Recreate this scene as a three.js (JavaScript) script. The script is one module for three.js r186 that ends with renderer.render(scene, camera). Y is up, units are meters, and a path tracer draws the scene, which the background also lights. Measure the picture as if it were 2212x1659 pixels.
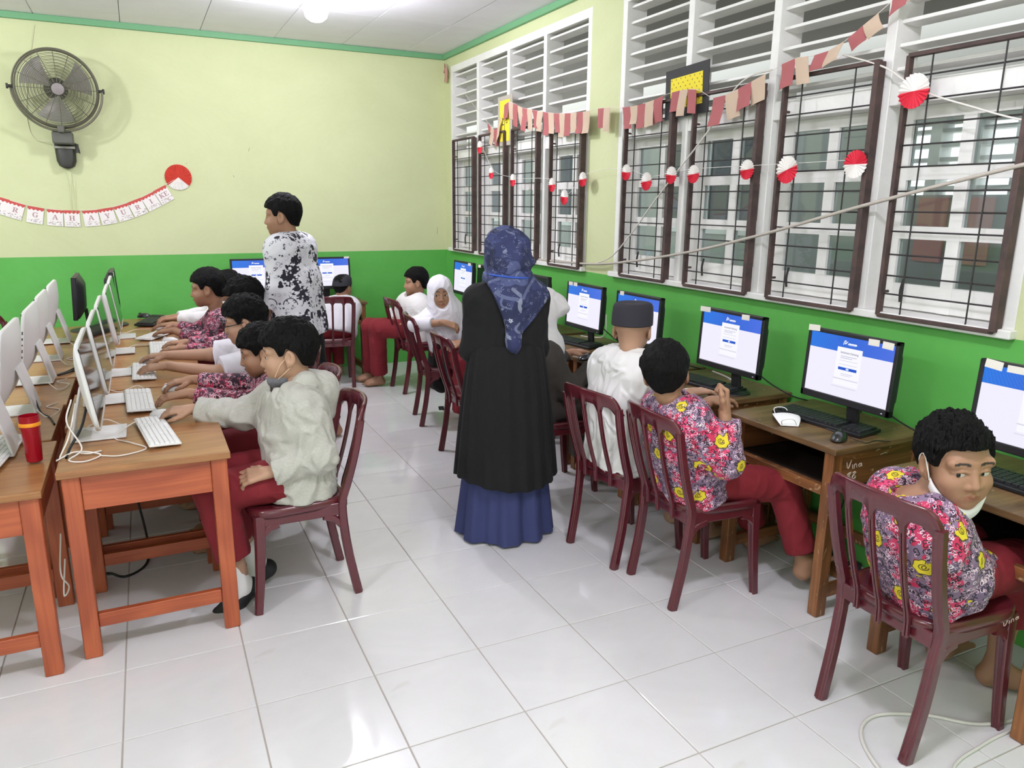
import * as THREE from 'three';
import { RoundedBoxGeometry } from 'three/addons/geometries/RoundedBoxGeometry.js';
import { mergeGeometries } from 'three/addons/utils/BufferGeometryUtils.js';
import { ImprovedNoise } from 'three/addons/math/ImprovedNoise.js';
import { RectAreaLightUniformsLib } from 'three/addons/lights/RectAreaLightUniformsLib.js';

RectAreaLightUniformsLib.init();
const scene = new THREE.Scene();
const D2R = Math.PI / 180;

// ---------- camera ----------
const camera = new THREE.PerspectiveCamera(54.26, 2212 / 1659, 0.05, 200);
camera.rotation.order = 'YXZ';
camera.position.set(0, 1.638, 0);
camera.rotation.set(-13.505 * D2R, -26.162 * D2R, 0.559 * D2R);

// ---------- sky, exposure ----------
scene.background = new THREE.Color(0.93, 0.97, 1.0);
scene.backgroundIntensity = 3.2;
const renderer = new THREE.WebGLRenderer();
renderer.toneMapping = THREE.LinearToneMapping;
renderer.toneMappingExposure = 0.88;
renderer.shadowMap.enabled = true;
const LAMP_CD = 3.2, LAMP_COLOR = 0xf4f3ff;
const SCREEN_GLOW = 1.15;

// ---------- helpers ----------
const V = (x, y, z) => new THREE.Vector3(x, y, z);
let seed_ = 20240;
const rnd = () => { seed_ = (seed_ * 1664525 + 1013904223) >>> 0; return seed_ / 4294967296; };
const rr = (a, b) => a + (b - a) * rnd();
const lerp = (a, b, t) => a + (b - a) * t, clamp = (x, a, b) => Math.max(a, Math.min(b, x));
const noise3 = new ImprovedNoise();
const taken = new Map();
function numbered(name) { const n = taken.get(name) ?? 0; taken.set(name, n + 1); return n ? name + '_' + String(n).padStart(3, '0') : name; }
function obj(name, geo, mat, parent) {
  const m = new THREE.Mesh(Array.isArray(geo) ? merge(geo) : geo, mat);
  m.name = parent ? name : numbered(name); m.castShadow = m.receiveShadow = true;
  (parent ?? scene).add(m); return m;
}
function thing(name, label, category, pos = [0, 0, 0], turn = 0, group) {
  const o = new THREE.Group(); o.name = numbered(name); scene.add(o);
  o.position.set(...pos); o.rotation.y = turn; o.userData = { label, category };
  if (group) o.userData.group = group; return o;
}
function tag(o, label, category, group) { o.userData.label = label; o.userData.category = category; if (group) o.userData.group = group; return o; }
function structure(o, label) { o.userData.kind = 'structure'; if (label) { o.userData.label = label; } return o; }
function structGroup(name) { const o = new THREE.Group(); o.name = name; o.userData.kind = 'structure'; scene.add(o); return o; }
function dup(root, pos, turn, label, group) {
  const r = root.clone(); r.name = numbered(root.name.replace(/_\d{3}$/, '')); scene.add(r);
  r.userData = { ...root.userData }; r.position.set(...pos); r.rotation.y = turn;
  if (label) r.userData.label = label; if (group) r.userData.group = group; return r;
}
function merge(list) {
  const out = list.map((g) => { const n = g.index ? g.toNonIndexed() : g.clone(); if (!n.attributes.uv) n.setAttribute('uv', new THREE.BufferAttribute(new Float32Array(n.attributes.position.count * 2), 2)); for (const k of Object.keys(n.attributes)) if (!['position', 'normal', 'uv'].includes(k)) n.deleteAttribute(k); return n; });
  return out.length === 1 ? out[0] : mergeGeometries(out);
}
// uv in metres (over s) from position along the dominant axis of each face
function uvBox(g, s = 1, du = 0, dv = 0) {
  g = g.index ? g.toNonIndexed() : g;
  const p = g.attributes.position, n = p.count, uv = new Float32Array(n * 2), a = V(0, 0, 0), b = V(0, 0, 0), c = V(0, 0, 0);
  for (let i = 0; i < n; i += 3) {
    a.fromBufferAttribute(p, i); b.fromBufferAttribute(p, i + 1).sub(a); c.fromBufferAttribute(p, i + 2).sub(a); b.cross(c);
    const x = Math.abs(b.x), y = Math.abs(b.y), z = Math.abs(b.z);
    for (let k = 0; k < 3; k++) {
      const X = p.getX(i + k), Y = p.getY(i + k), Z = p.getZ(i + k);
      const [u, v] = x >= y && x >= z ? [Z, Y] : y >= z ? [X, Z] : [X, Y];
      uv[2 * (i + k)] = u / s + du; uv[2 * (i + k) + 1] = v / s + dv;
    }
  }
  g.setAttribute('uv', new THREE.BufferAttribute(uv, 2)); return g;
}
const at = (g, x, y, z) => g.translate(x, y, z);
const box = (w, h, d, x = 0, y = 0, z = 0) => uvBox(new THREE.BoxGeometry(w, h, d).translate(x, y, z));
const rbox = (w, h, d, r, x = 0, y = 0, z = 0, seg = 1) => uvBox(new RoundedBoxGeometry(w, h, d, seg, Math.min(r, w / 2.01, h / 2.01, d / 2.01)).translate(x, y, z));
const cyl = (r1, r2, h, x = 0, y = 0, z = 0, n = 20) => new THREE.CylinderGeometry(r1, r2, h, n).translate(x, y, z);
const lathe = (pts, n = 28) => new THREE.LatheGeometry(pts.map(([x, y]) => new THREE.Vector2(x, y)), n);
const curve = (pts) => new THREE.CatmullRomCurve3(pts.map((p) => V(...p)));
const tube = (pts, r, n = 24, k = 6) => new THREE.TubeGeometry(curve(pts), n, r, k);
// rounded rectangle profile swept along a smooth path; w, d are functions of t or numbers; side gives the direction of the width
function sweep(pts, w, d, side = [1, 0, 0], n = 20, round = 0.3, straight = false) {
  const cv = curve(pts), P = [], S = V(...side);
  for (let i = 0; i <= n; i++) {
    const t = i / n, p = cv.getPoint(t), T = cv.getTangent(t), U = V(0, 0, 0).crossVectors(T, S).normalize(), L = V(0, 0, 0).crossVectors(U, T).normalize();
    const W = (typeof w === 'function' ? w(t) : w) / 2, H = (typeof d === 'function' ? d(t) : d) / 2, c = Math.min(W, H) * 2 * round;
    const ring = [[-W + c, -H], [W - c, -H], [W, -H + c], [W, H - c], [W - c, H], [-W + c, H], [-W, H - c], [-W, -H + c]];
    P.push(ring.map(([a, b]) => p.clone().addScaledVector(L, a).addScaledVector(U, b)));
  }
  const pos = [], tri = (a, b, c) => pos.push(a.x, a.y, a.z, b.x, b.y, b.z, c.x, c.y, c.z);
  for (let i = 0; i < n; i++) for (let k = 0; k < 8; k++) { const a = P[i][k], b = P[i][(k + 1) % 8], c = P[i + 1][(k + 1) % 8], e = P[i + 1][k]; tri(a, b, c); tri(a, c, e); }
  for (let k = 1; k < 7; k++) { tri(P[0][0], P[0][k + 1], P[0][k]); tri(P[n][0], P[n][k], P[n][k + 1]); }
  const g = new THREE.BufferGeometry(); g.setAttribute('position', new THREE.Float32BufferAttribute(pos, 3)); g.computeVertexNormals(); return uvBox(g);
}
// a closed skin over a grid of points: rows of equal length
function skin(rows, closed = true, capA = true, capB = true, uvs) {
  const n = rows.length, m = rows[0].length, pos = [], uv = [], idx = [];
  rows.forEach((r, i) => r.forEach((p, j) => { pos.push(...p); uv.push(...(uvs ? uvs(i, j) : [j / m, i / n])); }));
  for (let i = 0; i < n - 1; i++) for (let j = 0; j < (closed ? m : m - 1); j++) { const a = i * m + j, b = i * m + (j + 1) % m, c = (i + 1) * m + (j + 1) % m, d = (i + 1) * m + j; idx.push(a, c, b, a, d, c); }
  const cap = (i, flip) => { const c = [0, 0, 0]; rows[i].forEach((p) => p.forEach((v, k) => c[k] += v / m)); const id = pos.length / 3; pos.push(...c); uv.push(0.5, 0.5); for (let j = 0; j < m; j++) { const a = i * m + j, b = i * m + (j + 1) % m; flip ? idx.push(id, a, b) : idx.push(id, b, a); } };
  if (closed && capA) cap(0, true); if (closed && capB) cap(n - 1, false);
  const g = new THREE.BufferGeometry(); g.setAttribute('position', new THREE.Float32BufferAttribute(pos, 3)); g.setAttribute('uv', new THREE.Float32BufferAttribute(uv, 2)); g.setIndex(idx); g.computeVertexNormals(); return g;
}
// a cloth sheet with thickness from a function (u,v in 0..1) -> [x,y,z]
function sheet(f, nu, nv, th = 0.002, us = 1, vs = 1) {
  const top = [], N = [], pt = (u, v) => V(...f(u, v));
  const pos = [], uv = [], idx = [], W = nu + 1;
  for (let i = 0; i <= nv; i++) for (let j = 0; j <= nu; j++) {
    const u = j / nu, v = i / nv, p = pt(u, v), e = 1e-3;
    const a = pt(Math.min(1, u + e), v).sub(pt(Math.max(0, u - e), v)), b = pt(u, Math.min(1, v + e)).sub(pt(u, Math.max(0, v - e)));
    const nn = a.cross(b).normalize(); top.push(p); N.push(nn); uv.push(u * us, v * vs);
  }
  const M = top.length;
  top.forEach((p, i) => pos.push(p.x + N[i].x * th / 2, p.y + N[i].y * th / 2, p.z + N[i].z * th / 2));
  top.forEach((p, i) => { pos.push(p.x - N[i].x * th / 2, p.y - N[i].y * th / 2, p.z - N[i].z * th / 2); uv.push(uv[2 * i], uv[2 * i + 1]); });
  for (let i = 0; i < nv; i++) for (let j = 0; j < nu; j++) { const a = i * W + j, b = a + 1, c = a + W + 1, d = a + W; idx.push(a, b, c, a, c, d, M + a, M + c, M + b, M + a, M + d, M + c); }
  const edge = (a, b) => idx.push(a, M + a, M + b, a, M + b, b);
  for (let j = 0; j < nu; j++) { edge(j, j + 1); edge(nv * W + j + 1, nv * W + j); }
  for (let i = 0; i < nv; i++) { edge((i + 1) * W, i * W); edge(i * W + nu, (i + 1) * W + nu); }
  const g = new THREE.BufferGeometry(); g.setAttribute('position', new THREE.Float32BufferAttribute(pos, 3)); g.setAttribute('uv', new THREE.Float32BufferAttribute(uv, 2)); g.setIndex(idx);
  const q = g.toNonIndexed(); q.computeVertexNormals(); const s = g; s.computeVertexNormals(); return s;
}

// ---------- textures ----------
function tex(w, h, draw, srgb = true, wrap = true) {
  const c = document.createElement('canvas'); c.width = w; c.height = h; draw(c.getContext('2d'), w, h);
  const t = new THREE.CanvasTexture(c); if (srgb) t.colorSpace = THREE.SRGBColorSpace;
  if (wrap) t.wrapS = t.wrapT = THREE.RepeatWrapping; t.magFilter = THREE.LinearFilter; return t;
}
function dataTex(n, f, srgb = true) {
  const d = new Uint8Array(n * n * 4);
  for (let y = 0; y < n; y++) for (let x = 0; x < n; x++) { const c = f(x / n, y / n), o = (y * n + x) * 4; d[o] = clamp(c[0], 0, 255); d[o + 1] = clamp(c[1], 0, 255); d[o + 2] = clamp(c[2], 0, 255); d[o + 3] = 255; }
  const t = new THREE.DataTexture(d, n, n); if (srgb) t.colorSpace = THREE.SRGBColorSpace; t.wrapS = t.wrapT = THREE.RepeatWrapping; t.magFilter = THREE.LinearFilter; t.needsUpdate = true; return t;
}
// tiling noise on the unit square
const TAU = Math.PI * 2;
function tn(u, v, fu, fv = fu, z = 0) { const a = TAU * u, b = TAU * v, k = 1 / TAU; return noise3.noise(Math.cos(a) * fu * k + 11.3 + Math.cos(b) * fv * k * 1.7, Math.sin(a) * fu * k + 5.1 + z, Math.sin(b) * fv * k + 7.7 + Math.cos(b) * fv * k); }
const std = (color, roughness = 0.6, extra = {}) => new THREE.MeshStandardMaterial({ color, roughness, ...extra });
const phy = (o) => new THREE.MeshPhysicalMaterial(o);

const wallRelief = dataTex(256, (u, v) => { const k = 128 + 60 * tn(u, v, 40) + 40 * tn(u, v, 90, 90, 3); return [k, k, k]; }, false);
function paintTex(r, g, b, amp = 5) { return dataTex(512, (u, v) => { const k = amp * (tn(u, v, 3) + 0.6 * tn(u, v, 9, 9, 2) + 0.35 * tn(u, v, 45, 45, 5)); return [r + k, g + k, b + k * 1.1]; }); }
function woodTex(base, dark, opts = {}) {
  const { stretch = 14, wear = 0, wearCol = [190, 170, 140], n = 512 } = opts;
  return dataTex(n, (u, v) => {
    const w = 0.06 * tn(u, v, 3, 3, 1), gsn = Math.sin((v * stretch + w * 40 + 2 * tn(u, v, 2, stretch, 4)) * TAU / 2);
    const f = clamp(0.5 + 0.28 * gsn + 0.5 * tn(u, v, 4, 90, 7) + 0.25 * tn(u, v, 2, 5, 9), 0, 1);
    let c = base.map((x, i) => lerp(dark[i], x, f));
    if (wear) { const s = tn(u, v, 22, 40, 12) + 0.6 * tn(u, v, 70, 70, 14); const k = clamp((s - (0.75 - wear)) * 4, 0, 1); c = c.map((x, i) => lerp(x, wearCol[i], k)); }
    return c;
  });
}

// ================= ROOM =================
const XR = 2.9, XL = -3.7, ZB = -7.5, ZF = 1.6, HC = 3.07, HG = 1.165, WT = 0.15;
const M = {
  yellow: new THREE.MeshStandardMaterial({ map: paintTex(206, 211, 164, 4), roughness: 0.75, bumpMap: wallRelief, bumpScale: 0.0012 }),
  green: new THREE.MeshStandardMaterial({ map: paintTex(92, 175, 78, 7), roughness: 0.5, bumpMap: wallRelief, bumpScale: 0.0012 }),
  trimGreen: std(0x6fa77a, 0.55),
  ceil: new THREE.MeshStandardMaterial({ map: paintTex(240, 237, 244, 4), roughness: 0.85 }),
  whiteWood: new THREE.MeshStandardMaterial({ map: paintTex(236, 234, 230, 7), roughness: 0.5 }),
  rust: new THREE.MeshStandardMaterial({ map: dataTex(128, (u, v) => { const k = 20 * tn(u, v, 9) + 14 * tn(u, v, 30, 30, 4); return [74 + k, 58 + k * 0.7, 54 + k * 0.6]; }), roughness: 0.7 }),
  rod: std(0x2b2727, 0.6),
  glass: phy({ color: 0xdfe6e6, roughness: 0.02, transmission: 1, thickness: 0, ior: 1.45 }),
  tile: phy({ map: dataTex(512, (u, v) => { const k = 3 * tn(u, v, 4) + 2.5 * tn(u, v, 14, 14, 3); const s = clamp((tn(u, v, 6, 6, 8) + 0.5 * tn(u, v, 30, 30, 9) - 0.75) * 2, 0, 1); return [226 + k - 12 * s, 224 + k - 13 * s, 224 + k - 18 * s]; }), roughness: 0.075 }),
  grout: std(0xb5aca2, 0.9),
};
// floor: one tile mesh each where the photograph shows them
{
  const floor = structGroup('floor');
  obj('grout_bed', box(XR - XL + 0.3, 0.1, ZF - ZB + 0.3, (XR + XL) / 2, -0.0535, (ZF + ZB) / 2), M.grout, floor);
  const T = 0.4, gap = 0.0022, tr = -0.0078, ox = 0.2105, oz = -2.728, hw = T / 2 - gap, b = 0.0016;
  const geos = [0, 1, 2, 3].map((k) => {
    const rows = [[hw, -0.008], [hw, -b], [hw - b, 0]].map(([r, y]) => [[-r, y, -r], [-r, y, r], [r, y, r], [r, y, -r]]);
    const g = skin(rows, true, false, true).toNonIndexed(); g.computeVertexNormals();
    return uvBox(g, 1.1, 0.27 * k, 0.41 * k);
  });
  const rest = [], c = Math.cos(tr), s = Math.sin(tr);
  for (let a = -12; a < 9; a++) for (let q = -14; q < 12; q++) {
    const x = ox + T * (c * (a + 0.5) + s * (q + 0.5)), z = oz + T * (-s * (a + 0.5) + c * (q + 0.5));
    if (x < XL - 0.15 || x > XR + 0.2 || z < ZB - 0.2 || z > ZF + 0.15) continue;
    const k = (a * 7 + q * 13 + 400) % 4, dy = 0.0006 * Math.sin(a * 12.9 + q * 78.2);
    const seen = z < -0.75 && x > -1.6 && x > z * 0.16 - 0.55 && x < 0.4 - z * 1.55 + 0.4;
    if (seen) { const m = obj('tile', geos[k], M.tile, floor); m.position.set(x, dy, z); m.rotation.y = tr; }
    else rest.push(geos[k].clone().rotateY(tr).translate(x, dy, z));
  }
  const r = obj('tiles_beyond_view', merge(rest), M.tile, floor); r.userData.kind = 'stuff';
}
// ceiling boards
{
  const ceil = structGroup('ceiling');
  obj('slab', box(XR - XL + 0.3, 0.1, ZF - ZB + 0.3, (XR + XL) / 2, HC + 0.064, (ZF + ZB) / 2), std(0x9a9490, 0.9), ceil);
  const pw = 0.615, pl = 1.22, g = uvBox(new RoundedBoxGeometry(pw - 0.004, 0.012, pl - 0.004, 1, 0.003), 2);
  for (let i = -6; i < 7; i++) for (let k = 0; k < 8; k++) {
    const x0 = -0.59 + pw * i, x1 = x0 + pw; if (x0 > XR + 0.1 || x1 < XL - 0.1) continue;
    const m = obj('panel', g, M.ceil, ceil); m.position.set(x0 + pw / 2, HC + 0.006 + 0.0012 * Math.sin(i * 5.1 + k * 3.3), ZB + pl * (k + 0.5));
  }
}
// back wall
{
  const w = structGroup('wall_back'), W = XR - XL + 0.3, cx = (XR + XL) / 2;
  obj('painted_dado', uvBox(new THREE.BoxGeometry(W, HG, WT).translate(cx, HG / 2, ZB - WT / 2), 2), M.green, w);
  obj('painted_upper', uvBox(new THREE.BoxGeometry(W, HC - HG + 0.05, WT).translate(cx, (HC + HG) / 2 + 0.025, ZB - WT / 2), 2), M.yellow, w);
  const scuff = std(0x8d8a72, 0.8);
  for (const [x, y, l, a] of [[0.98, 2.1, 0.035, 1.2], [2.8, 1.36, 0.07, 1.5], [0.44, 1.96, 0.012, 0.6], [0.83, 1.86, 0.02, 2.0]]) { const m = obj('scratch', box(l, 0.004, 0.001), scuff, w); m.position.set(x, y, ZB + 0.0004); m.rotation.z = a; }
}
// right wall with two window openings
const WIN = [[-7.34, -4.72], [-4.35, -1.66]];
{
  const w = structGroup('wall_right'), xc = XR + WT / 2;
  const part = (name, z0, z1, y0, y1, m) => obj(name, uvBox(new THREE.BoxGeometry(WT, y1 - y0, z1 - z0).translate(xc, (y0 + y1) / 2, (z0 + z1) / 2), 2), m, w);
  part('painted_dado', ZB, ZF, 0, HG, M.green);
  part('pier', ZB, WIN[0][0], HG, HC + 0.05, M.yellow); part('pier', WIN[0][1], WIN[1][0], HG, HC + 0.05, M.yellow); part('pier', WIN[1][1], ZF, HG, HC + 0.05, M.yellow);
  part('beam', WIN[0][0], WIN[0][1], 2.94, HC + 0.05, M.yellow); part('beam', WIN[1][0], WIN[1][1], 2.94, HC + 0.05, M.yellow);
}
// left wall with two openings to the yard, front wall behind the camera with a doorway
{
  const w = structGroup('wall_left'), xc = XL - WT / 2, open = [[-6.4, -4.4], [-3.2, -1.2]];
  const part = (name, z0, z1, y0, y1, m) => obj(name, uvBox(new THREE.BoxGeometry(WT, y1 - y0, z1 - z0).translate(xc, (y0 + y1) / 2, (z0 + z1) / 2), 2), m, w);
  part('painted_dado', ZB, ZF, 0, HG, M.green);
  part('pier', ZB, open[0][0], HG, HC + 0.05, M.yellow); part('pier', open[0][1], open[1][0], HG, HC + 0.05, M.yellow); part('pier', open[1][1], ZF, HG, HC + 0.05, M.yellow);
  for (const [a, b] of open) part('beam', a, b, 2.75, HC + 0.05, M.yellow);
  open.forEach(([a, b], n) => {
    const g = structGroup('window_' + (n + 3));
    for (let i = 0; i <= 3; i++) obj('post', box(0.08, 1.6, 0.05, xc, HG + 0.79, lerp(a + 0.03, b - 0.03, i / 3)), M.whiteWood, g);
    for (const y of [HG + 0.02, 2.1, 2.73]) obj('rail', box(0.08, 0.05, b - a, xc, y, (a + b) / 2), M.whiteWood, g);
    obj('pane', box(0.004, 0.9, b - a, xc, 1.64, (a + b) / 2), M.glass, g);
  });
  const f = structGroup('wall_front'), cx = (XR + XL) / 2, zc = ZF + WT / 2;
  const p2 = (name, x0, x1, y0, y1, m) => obj(name, uvBox(new THREE.BoxGeometry(x1 - x0, y1 - y0, WT).translate((x0 + x1) / 2, (y0 + y1) / 2, zc), 2), m, f);
  const fo = [[-3.4, -1.5], [1.2, 2.7]], door = [-1.1, 0.8];
  p2('painted_dado', XL - WT, door[0], 0, HG, M.green); p2('painted_dado', door[1], XR + WT, 0, HG, M.green);
  p2('pier', XL - WT, fo[0][0], HG, HC + 0.05, M.yellow); p2('pier', fo[0][1], door[0], HG, HC + 0.05, M.yellow); p2('pier', door[1], fo[1][0], HG, HC + 0.05, M.yellow); p2('pier', fo[1][1], XR + WT, HG, HC + 0.05, M.yellow); p2('beam', door[0], door[1], 2.7, HC + 0.05, M.yellow);
  const d = structGroup('door_1'); for (const x of door) obj('door_jamb', box(0.05, 2.7, 0.17, x + (x < 0 ? 0.025 : -0.025), 1.35, zc), M.whiteWood, d); obj('door_head', box(door[1] - door[0], 0.06, 0.17, (door[0] + door[1]) / 2, 2.67, zc), M.whiteWood, d);
  fo.forEach(([a, b], n) => {
    p2('beam', a, b, 2.85, HC + 0.05, M.yellow); const g = structGroup('window_' + (n + 5));
    for (let i = 0; i <= 3; i++) obj('post', box(0.05, 1.7, 0.08, lerp(a + 0.03, b - 0.03, i / 3), HG + 0.84, zc), M.whiteWood, g);
    for (const y of [HG + 0.02, 2.1, 2.83]) obj('rail', box(b - a, 0.05, 0.08, (a + b) / 2, y, zc), M.whiteWood, g);
  });
}
// crown trim
structure(obj('trim_1', rbox(XR - XL, 0.05, 0.03, 0.006, (XR + XL) / 2, HC - 0.024, ZB + 0.015), M.trimGreen));
structure(obj('trim_2', rbox(0.03, 0.05, ZF - ZB - 0.03, 0.006, XR - 0.015, HC - 0.024, (ZF + ZB) / 2 + 0.015), M.trimGreen));

// windows of the right wall
const rodH = new THREE.CylinderGeometry(0.0035, 0.0035, 1, 6);
WIN.forEach(([z0, z1], wi) => {
  const g = structGroup('window_' + (wi + 1)), n = 4, pitch = (z1 - z0 - 0.05) / n, LY = 2.1;
  const posts = []; for (let i = 0; i <= n; i++) posts.push(z0 + 0.025 + pitch * i);
  obj('sill', rbox(0.2, 0.035, z1 - z0 + 0.02, 0.006, XR + 0.06, HG + 0.016, (z0 + z1) / 2), M.whiteWood, g);
  obj('head_rail', box(0.15, 0.06, z1 - z0, XR + 0.075, 2.91, (z0 + z1) / 2), M.whiteWood, g);
  posts.forEach((z) => obj('post', rbox(0.15, 2.9 - HG, 0.05, 0.004, XR + 0.074, (2.9 + HG) / 2, z), M.whiteWood, g));
  for (let i = 0; i < n; i++) {
    const a = posts[i] + 0.025, b = posts[i + 1] - 0.025, zc = (a + b) / 2, w = b - a;
    obj('transom', rbox(0.12, 0.09, w, 0.004, XR + 0.062, LY, zc), M.whiteWood, g);
    for (let k = 0; k < 8; k++) { const m = obj('louvre_slat', rbox(0.085, 0.016, w, 0.003, 0, 0, 0), M.whiteWood, g); m.position.set(XR + 0.07, 2.20 + 0.0925 * k, zc); m.rotation.z = -0.08 + 0.03 * Math.sin(i * 7 + k * 3.1 + wi); }
    // casement sash set towards the outside
    const y0 = HG + 0.04, y1 = LY - 0.045, xs = XR + 0.115, sw = 0.055, sash = new THREE.Group(); sash.name = 'sash'; g.add(sash);
    const bar = (ww, h, z, y, tk = 0.035) => box(tk, h, ww, xs, y, z);
    const H = y1 - y0, rows = 3, bot = 0.11, ph = (H - bot - 3 * sw) / 3, pwid = (w - 3 * sw) / 2;
    const frame = [bar(sw, H, a + sw / 2, (y0 + y1) / 2), bar(sw, H, b - sw / 2, (y0 + y1) / 2), bar(sw, H, zc, (y0 + y1) / 2), bar(w - 0.002, bot - 0.002, zc, y0 + bot / 2, 0.031), bar(w - 0.002, sw - 0.002, zc, y1 - sw / 2, 0.031)];
    for (let r = 1; r < rows; r++) frame.push(bar(w - 0.002, sw, zc, y0 + bot + r * (ph + sw) - sw / 2, 0.031));
    obj('sash_frame', frame, M.whiteWood, sash);
    for (let r = 0; r < rows; r++) for (let cc = 0; cc < 2; cc++) obj('pane', box(0.004, ph, pwid, xs, y0 + bot + r * (ph + sw) + ph / 2, a + sw + pwid / 2 + cc * (pwid + sw)), M.glass, sash);
    obj('bolt', [tube([[xs - 0.03, y0 + 0.03, a + 0.11], [xs - 0.035, y0 + 0.08, a + 0.11], [xs - 0.03, y0 + 0.13, a + 0.115]], 0.006, 8)], M.rod, sash);
    // iron grille standing in front
    const gr = new THREE.Group(); gr.name = 'grille'; g.add(gr);
    const gz = [[-7.19, -6.68], [-6.545, -6.0], [-5.87, -5.41], [-5.2, -4.74], [-4.21, -3.73], [-3.54, -3.03], [-2.875, -2.355], [-2.215, -1.71]][wi * 4 + i];
    const gy0 = 1.185, gy1 = 2.235, gx = XR - 0.035, t = 0.017, dpt = 0.03;
    obj('grille_frame', [rbox(dpt, t, gz[1] - gz[0], 0.003, gx, gy0, (gz[0] + gz[1]) / 2), rbox(dpt, t, gz[1] - gz[0], 0.003, gx, gy1, (gz[0] + gz[1]) / 2), rbox(dpt, gy1 - gy0, t, 0.003, gx, (gy0 + gy1) / 2, gz[0]), rbox(0.045, gy1 - gy0, 0.026, 0.003, gx, (gy0 + gy1) / 2, gz[1])], M.rust, gr);
    for (const f of [0.2, 0.77]) { const m = obj('bar', rodH, M.rod, gr); m.scale.set(1, gy1 - gy0, 1); m.position.set(gx, (gy0 + gy1) / 2, lerp(gz[0], gz[1], f)); }
    for (let k = 1; k < 12; k++) { const m = obj('bar', rodH, M.rod, gr); m.scale.set(1, gz[1] - gz[0], 1); m.rotation.x = Math.PI / 2; m.position.set(gx + 0.006, lerp(gy0, gy1, k / 12) + 0.006 * Math.sin(k * 4.4 + i), (gz[0] + gz[1]) / 2); }
    obj('hinge_pin', [gy0 + 0.1, gy1 - 0.15].map((y) => new THREE.CylinderGeometry(0.006, 0.006, 0.05, 8).rotateZ(Math.PI / 2).translate(XR - 0.018, y, gz[0])), M.rust, gr);
  }
});

// ================= OUTSIDE =================
{
  tag(obj('yard_ground', uvBox(new THREE.BoxGeometry(40, 0.1, 60).translate(-23.9, -0.25, -5), 2), std(0xa8a596, 0.9)), 'bare pale yard ground outside the left windows', 'ground').userData.kind = 'structure';
  structure(obj('front_yard', uvBox(new THREE.BoxGeometry(16, 0.1, 30).translate(4.1, -0.26, ZF + WT + 15.1), 2), std(0xa8a596, 0.9)), 'bare yard ground behind the camera');
  structure(obj('corridor_floor', box(7.5, 0.1, 40, XR + WT + 3.75, -0.15, -10), std(0xa8a49c, 0.7)), 'pale corridor floor outside the barred windows');
  structure(obj('corridor_roof', box(2.7, 0.08, 34, XR + WT + 1.35, 3.16, -11), std(0x9d9a95, 0.8)), 'pale corridor roof outside the barred windows');
  const b = thing('neighbouring_building', 'pale grey school building seen through the barred windows', 'building', [0, 0, 0]);
  const bx = 6.4, wall = std(0xb9b9b4, 0.8), dark = std(0x2c2f33, 0.3), z0 = -4.95, z1 = -3.75, ya = 1.75, yb = 2.35;
  obj('wall', [box(0.2, 3.6, z0 + 28, bx, 1.65, (z0 - 28) / 2), box(0.2, ya + 0.15, z1 - z0, bx, (ya - 0.15) / 2, (z0 + z1) / 2), box(0.2, 3.45 - yb, z1 - z0, bx, (3.45 + yb) / 2, (z0 + z1) / 2), box(0.2, 3.6, 6 - z1, bx, 1.65, (6 + z1) / 2), box(3.5, 3.6, 0.2, XR + WT + 1.75, 1.65, -28)], wall, b);
  for (let i = 0; i < 5; i++) { const w = obj('window', box(0.05, 1.1, 1.6, bx - 0.11, 1.9, -7.4 - i * 3.2), dark, b); obj('window_frame', [box(0.05, 0.06, 1.7, bx - 0.13, 2.46, -7.4 - i * 3.2), box(0.05, 0.06, 1.7, bx - 0.13, 1.34, -7.4 - i * 3.2), box(0.05, 1.1, 0.06, bx - 0.13, 1.9, -7.4 - i * 3.2)], M.whiteWood, w); }
  for (let k = 0; k < 5; k++) obj('louvre_slat', box(0.12, 0.035, z1 - z0, bx, ya + 0.06 + 0.12 * k, (z0 + z1) / 2), M.whiteWood, b);
  for (const f of [0, 0.33, 0.66, 1]) obj('post', box(0.16, yb - ya, 0.1, bx, (ya + yb) / 2, lerp(z0 + 0.05, z1 - 0.05, f)), M.whiteWood, b);
  for (const f of [0.42, 0.75]) obj('pink_panel', box(0.04, 0.55, 0.26, bx - 0.12, 1.45, lerp(z0, z1, f)), std(0xe0a59c, 0.8), b);
}

// ================= FURNITURE =================
const WOOD = {
  orange: new THREE.MeshPhysicalMaterial({ map: woodTex([184, 95, 56], [152, 70, 40], { stretch: 7 }), roughness: 0.42, clearcoat: 0.15, clearcoatRoughness: 0.35 }),
  top: new THREE.MeshPhysicalMaterial({ map: woodTex([170, 120, 70], [142, 92, 50], { stretch: 9 }), roughness: 0.33, clearcoat: 0.3, clearcoatRoughness: 0.3 }),
  old: new THREE.MeshPhysicalMaterial({ map: woodTex([150, 98, 56], [102, 62, 34], { stretch: 9, wear: 0.18, wearCol: [188, 160, 128] }), roughness: 0.45 }),
  oldTop: new THREE.MeshPhysicalMaterial({ map: woodTex([126, 98, 64], [86, 62, 40], { stretch: 10, wear: 0.12, wearCol: [160, 142, 112] }), roughness: 0.4 }),
  shelf: std(0x2a211c, 0.6),
};
const rot = (g) => { const u = g.attributes.uv; for (let i = 0; i < u.count; i++) u.setXY(i, u.getY(i), u.getX(i)); return g; };   // grain along the other way
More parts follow.
